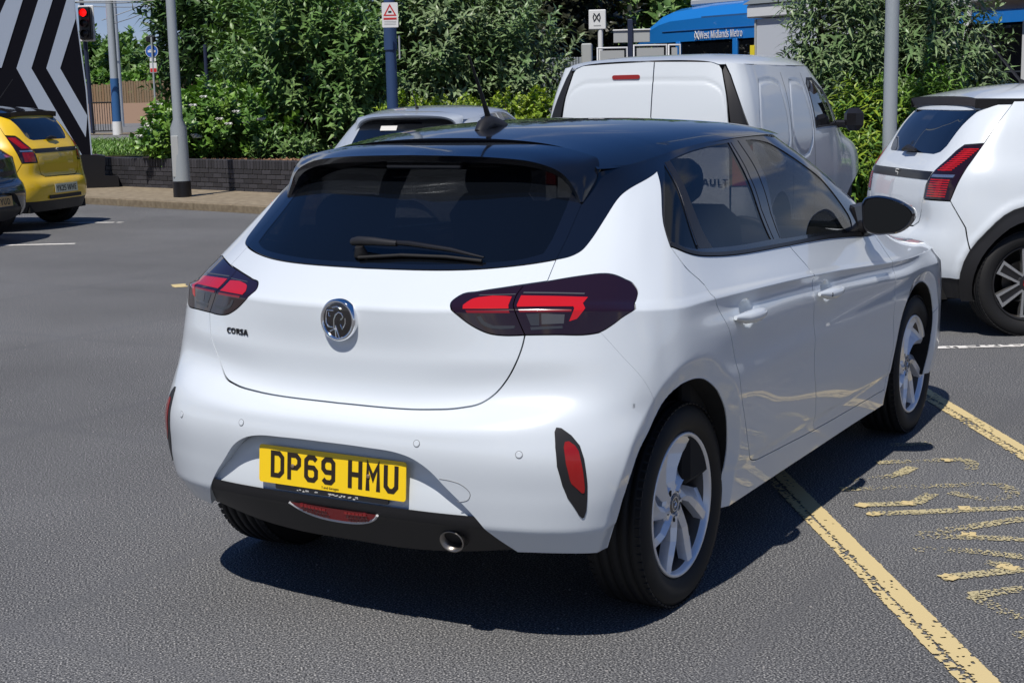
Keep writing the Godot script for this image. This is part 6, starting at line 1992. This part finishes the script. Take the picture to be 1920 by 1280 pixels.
# ---------------------------------------------------------------- plants
# every leaf is a folded, drooping blade: base, two edges, rib and tip
func leaves(xs: Array, cs: Array, kind: String) -> ArrayMesh:
	var droop: float = {lance = .45, broad = .25, long = .8}[kind]
	var wide: float = {lance = .20, broad = .40, long = .13}[kind]
	var L := [Vector3(0, 0, 0), Vector3(-wide, wide * .3 - droop * .16, .42), Vector3(0, -droop * .16, .45), Vector3(wide, wide * .3 - droop * .16, .42), Vector3(0, -droop, 1)]
	var NL := [Vector3(0, 1, .1).normalized(), Vector3(.45, 1, .3).normalized(), Vector3(0, 1, .35).normalized(), Vector3(-.45, 1, .3).normalized(), Vector3(0, 1, .8).normalized()]
	var T := [0, 2, 1, 0, 3, 2, 1, 2, 4, 2, 3, 4]
	# front faces run clockwise
	for k in range(0, 12, 3):
		var a: Vector3 = L[T[k]]; var b: Vector3 = L[T[k + 1]]; var c: Vector3 = L[T[k + 2]]
		if (b - a).cross(c - a).dot(Vector3(0, 1, .3)) > 0:
			var q = T[k + 1]; T[k + 1] = T[k + 2]; T[k + 2] = q
	var v := PackedVector3Array(); var n := PackedVector3Array(); var c := PackedColorArray(); var id := PackedInt32Array()
	v.resize(xs.size() * 5); n.resize(xs.size() * 5); c.resize(xs.size() * 5); id.resize(xs.size() * 12)
	for i in xs.size():
		var x: Transform3D = xs[i]
		for k in 5:
			v[i * 5 + k] = x * L[k]; n[i * 5 + k] = (x.basis * NL[k]).normalized(); c[i * 5 + k] = cs[i]
		for k in 12: id[i * 12 + k] = i * 5 + T[k]
	var a := []
	a.resize(Mesh.ARRAY_MAX)
	a[Mesh.ARRAY_VERTEX] = v; a[Mesh.ARRAY_NORMAL] = n; a[Mesh.ARRAY_COLOR] = c; a[Mesh.ARRAY_INDEX] = id
	var m := ArrayMesh.new()
	m.add_surface_from_arrays(Mesh.PRIMITIVE_TRIANGLES, a)
	return m
func shrub(called: String, label: String, at: Vector3, R: Vector3, shoots: int, leaf: float, kind: String, cols: Array, sd: int, group := "", flower := 0) -> Node3D:
	var t := thing(called, label, "shrub" if called.contains("shrub") or called.contains("bush") or called.contains("hedge") else "tree", at, 0.0, group)
	var rg := RandomNumberGenerator.new(); rg.seed = sd
	leaf *= 1.22; shoots = int(shoots * .78)
	var xs := []
	var cs := []
	var nz := FastNoiseLite.new(); nz.seed = sd; nz.frequency = .9 / maxf(R.x, .5); nz.fractal_octaves = 3
	var cen := Vector3(0, R.y, 0)
	for k in shoots:
		var d := Vector3(rg.randfn(), rg.randfn() * .95, rg.randfn()).normalized()
		var rr := pow(rg.randf(), .22)
		var lump := 1.0 + .30 * nz.get_noise_3dv(d * 2.6 * R.x) 
		var p := cen + d * R * rr * lump
		if p.y < .02: p.y = rg.randf() * .3
		var up := (d * Vector3(1, .7, 1) + Vector3(0, .75, 0) + Vector3(rg.randfn(), rg.randfn(), rg.randfn()) * .28).normalized()
		var n := 13
		var ln := leaf * 2.1
		var tone := rg.randf()
		var base: Color = cols[rg.randi() % cols.size()]
		for i in n:
			var f := (i + .5) / n
			var a := i * 2.4 + tone * 6.0
			var side := up.cross(Vector3(cos(a * 1.7), .3, sin(a * 2.3))).normalized()
			side = (Basis(up, a) * up.cross(Vector3.RIGHT if absf(up.x) < .8 else Vector3.FORWARD).normalized())
			var dir := (side * (.95 - .4 * f) + up * (.35 + .8 * f)).normalized()
			var q := p + up * ln * (f - .6)
			var s := leaf * rg.randf_range(.7, 1.2) * (1.0 - .35 * f)
			var zz := dir
			var yy := (up + Vector3(0, .6, 0)).normalized()
			var xx := yy.cross(zz).normalized()
			yy = zz.cross(xx)
			xs.append(Transform3D(Basis(xx, yy, zz) * s, q))
			var b := base * (.72 + .5 * rg.randf())
			cs.append(Color(b.r, b.g, b.b))
	part("foliage" if called.contains("shrub") or called.contains("bush") or called.contains("hedge") else "crown", leaves(xs, cs, kind), M.leaf, t)
	var st := MB.new()
	for k in clampi(int(R.x * 6), 4, 12):
		var a := rg.randf() * TAU
		var e := cen + Vector3(cos(a) * R.x * .6, R.y * rg.randf_range(-.1, .7), sin(a) * R.z * .6)
		st.tube([Vector3(cos(a) * .12, -.05, sin(a) * .12), e * Vector3(.45, .5, .45), e], [.03 + R.y * .012, .02 + R.y * .006, .008], 6)
	part("trunk" if called.contains("tree") else "stems", st, M.bark, t)
	if flower > 0:
		var fl := MB.new()
		for k in flower:
			var d := Vector3(rg.randfn(), absf(rg.randfn()) * .8, absf(rg.randfn())).normalized()
			var c := cen + d * R * 1.02
			for i in 5:
				var a := TAU * i / 5.0
				var b := Basis(Vector3(cos(a), .2, sin(a)).normalized(), .6)
				fl.box(c + Vector3(cos(a), .1, sin(a)) * .035, Vector3(.05, .012, .05), b)
		part("flowers", fl, M.scuffed_white, t).set_meta("kind", "stuff")
	return t

func plants() -> void:
	M.leaf = mat(1, 1, 1, .42, 0.0, {vc = true, back = Color(.40, .46, .14)})
	var dark := [Color(.065, .135, .04), Color(.08, .155, .048), Color(.055, .115, .04)]
	var mid := [Color(.14, .25, .07), Color(.18, .29, .095), Color(.11, .21, .06)]
	var grey := [Color(.18, .265, .12), Color(.22, .30, .15), Color(.14, .23, .09)]
	var lime := [Color(.24, .34, .03), Color(.20, .31, .03), Color(.28, .37, .04)]
	var bright := [Color(.13, .26, .04), Color(.17, .30, .05), Color(.10, .21, .04)]
	var g := "shrubs in the raised bed"
	# low bright mound at the left, then the tall shrubs behind the silver car
	shrub("low_bush", "bright green low bush with white flowers spilling behind the lamp column", foot(395, 25.4, BED - .05), Vector3(1.35, .62, .8), 330, .15, "broad", bright, 1, g, 14)
	shrub("low_bush", "left end of the bright green mound beside the grass strip", foot(318, 25.0, BED - .05), Vector3(.62, .36, .5), 120, .13, "broad", bright, 2, g, 6)
	shrub("low_bush", "shaded low growth at the foot of the tall leafy shrub", foot(520, 24.6, BED - .05), Vector3(.7, .25, .4), 80, .14, "lance", mid, 3, g)
	shrub("tall_shrub", "tall leafy shrub directly left of the blue column", foot(570, 26.2, BED - .1), Vector3(1.35, 1.75, 1.2), 620, .21, "lance", mid, 4, g)
	shrub("tall_shrub", "tall shrub rising above the bright green low bush", foot(500, 28.0, BED - .1), Vector3(.95, 1.95, 1.0), 430, .21, "lance", mid, 5, g)
	shrub("tall_shrub", "shrub with drooping leaves behind the silver car's left end", foot(665, 25.6, BED - .1), Vector3(.85, 1.35, .8), 330, .20, "lance", mid, 6, g)
	shrub("tall_shrub", "grey-green shrub just right of the blue column", foot(815, 27.5, BED - .1), Vector3(1.35, 1.8, 1.2), 620, .20, "lance", grey, 7, g)
	shrub("tall_shrub", "grey-green shrub between the aerial and the van", foot(955, 27.5, BED - .1), Vector3(1.2, 1.6, 1.1), 520, .19, "lance", grey, 8, g)
	for q in [[760, 24.2, .62, .5, 9, "left"], [850, 24.2, .75, .52, 10, "second"], [945, 24.2, .75, .54, 11, "third"], [1030, 24.2, .6, .56, 12, "right"]]:
		shrub("clipped_hedge", "%s clump of the low yellow-green hedge behind the silver car" % q[5], foot(q[0], q[1], BED - .05), Vector3(q[2], q[3], .5), 210, .09, "broad", lime, q[4], "yellow-green hedge")
	# right-hand shrubs
	shrub("tall_shrub", "drooping shrub left of the slim lamp column above the van's mirror", foot(1582, 18.2, BED - .1), Vector3(.70, 1.45, .8), 520, .16, "long", grey, 13, g)
	shrub("tall_shrub", "drooping shrub directly right of the slim lamp column", foot(1745, 18.0, BED - .1), Vector3(.80, 1.3, .8), 520, .16, "long", grey, 14, g)
	shrub("tall_shrub", "upper part of the drooping shrub behind the slim lamp column", foot(1650, 19.4, BED - .1), Vector3(.9, 1.6, .8), 460, .16, "long", grey, 15, g)
	shrub("low_bush", "yellow-green new growth between the van's mirror and the slim lamp column", foot(1625, 16.9, BED - .05), Vector3(.48, .52, .4), 210, .15, "long", bright + lime, 16, g)
	shrub("low_bush", "fresh green growth right of the slim lamp column", foot(1735, 16.9, BED - .05), Vector3(.5, .62, .4), 190, .14, "long", bright, 17, g)
	shrub("low_bush", "low bright bush between the van and the white retro car", foot(1610, 15.6, BED - .3), Vector3(.34, .40, .35), 170, .13, "long", bright + lime, 18, g)
	# trees further off
	var tg := "trees beyond the tramway"
	shrub("dark_tree", "dark conifer at the right edge of the strip of sky", foot(395, 46.0, BED), Vector3(1.9, 3.2, 1.8), 520, .40, "lance", dark, 21, tg)
	shrub("dark_tree", "dark tree behind the tall leafy shrub", foot(500, 44.0, BED), Vector3(2.6, 3.6, 2.0), 620, .40, "lance", dark, 22, tg)
	for q in [[150, 96, 3.4, 2.6, 23, "far left"], [215, 100, 3.4, 2.7, 24, "middle"], [275, 98, 3.0, 2.3, 25, "right"]]:
		shrub("distant_tree", "%s one of the distant green trees under the strip of sky" % q[5], foot(q[0], q[1], BED), Vector3(q[2], q[3], 2.5), 420, .6, "broad", mid, q[4], tg)
	for q in [[200, 90, 1.4, .75, 31, "left"], [290, 88, 2.0, .85, 32, "middle"], [370, 86, 1.4, .8, 33, "right"]]:
		shrub("distant_bush", "%s clump of pale flowering bushes above the plank fence" % q[5], foot(q[0], q[1], BED + 1.3), Vector3(q[2], q[3], 1.0), 160, .35, "broad", bright, q[4], "bushes above the plank fence", 10)
	shrub("dark_tree", "dark copper tree above the palisade fence", foot(1045, 33.0, BED + 1.0), Vector3(1.7, 1.6, 1.4), 480, .22, "broad", [Color(.035, .04, .022), Color(.045, .05, .03)], 26, tg)
	shrub("dark_tree", "green tree behind the tram stop panel", foot(1170, 38.0, BED), Vector3(2.2, 2.3, 1.6), 520, .28, "broad", mid, 27, tg)
	shrub("dark_tree", "green tree behind the tram's roof", foot(1330, 44.0, BED), Vector3(3.2, 2.7, 1.6), 520, .34, "broad", mid, 28, tg)
	shrub("dark_tree", "tree filling the gap between the blue column shrubs", foot(720, 42.0, BED), Vector3(3.4, 3.4, 2.0), 620, .36, "lance", dark, 29, tg)
	shrub("dark_tree", "tree behind the grey-green shrubs left of the van", foot(930, 42.0, BED), Vector3(3.0, 3.2, 2.0), 560, .34, "lance", dark, 30, tg)
	# dead leaves on the bed
	var rg := RandomNumberGenerator.new(); rg.seed = 41
	var lt := MB.new()
	for k in 700:
		var x := rg.randf_range(-15.5, -9.5)
		var p := Vector3(x, BED + .008, wall_z(x) - rg.randf_range(.26, 1.1))
		lt.box(p, Vector3(rg.randf_range(.04, .11), .006, rg.randf_range(.015, .035)), Basis(Vector3(rg.randfn() * .3, 1, rg.randfn() * .3).normalized(), rg.randf() * TAU))
	structure("leaf_litter", lt, M.litter, "stuff")
	var gx := []; var gc := []
	for k in 2600:
		var p := gp(rg.randf_range(165, 262), rg.randf_range(264, 293), BED)
		var s := rg.randf_range(.08, .26)
		gx.append(Transform3D(Basis(Vector3.UP, rg.randf() * TAU) * Basis(Vector3(1, 0, 0), rg.randf_range(-1.4, -.7)) * Basis.from_scale(Vector3(s * .4, s, s)), p))
		var c: Color = bright[k % 3] * rg.randf_range(.7, 1.2)
		gc.append(Color(c.r, c.g, c.b))
	structure("verge_grass", leaves(gx, gc, "long"), M.leaf, "stuff")
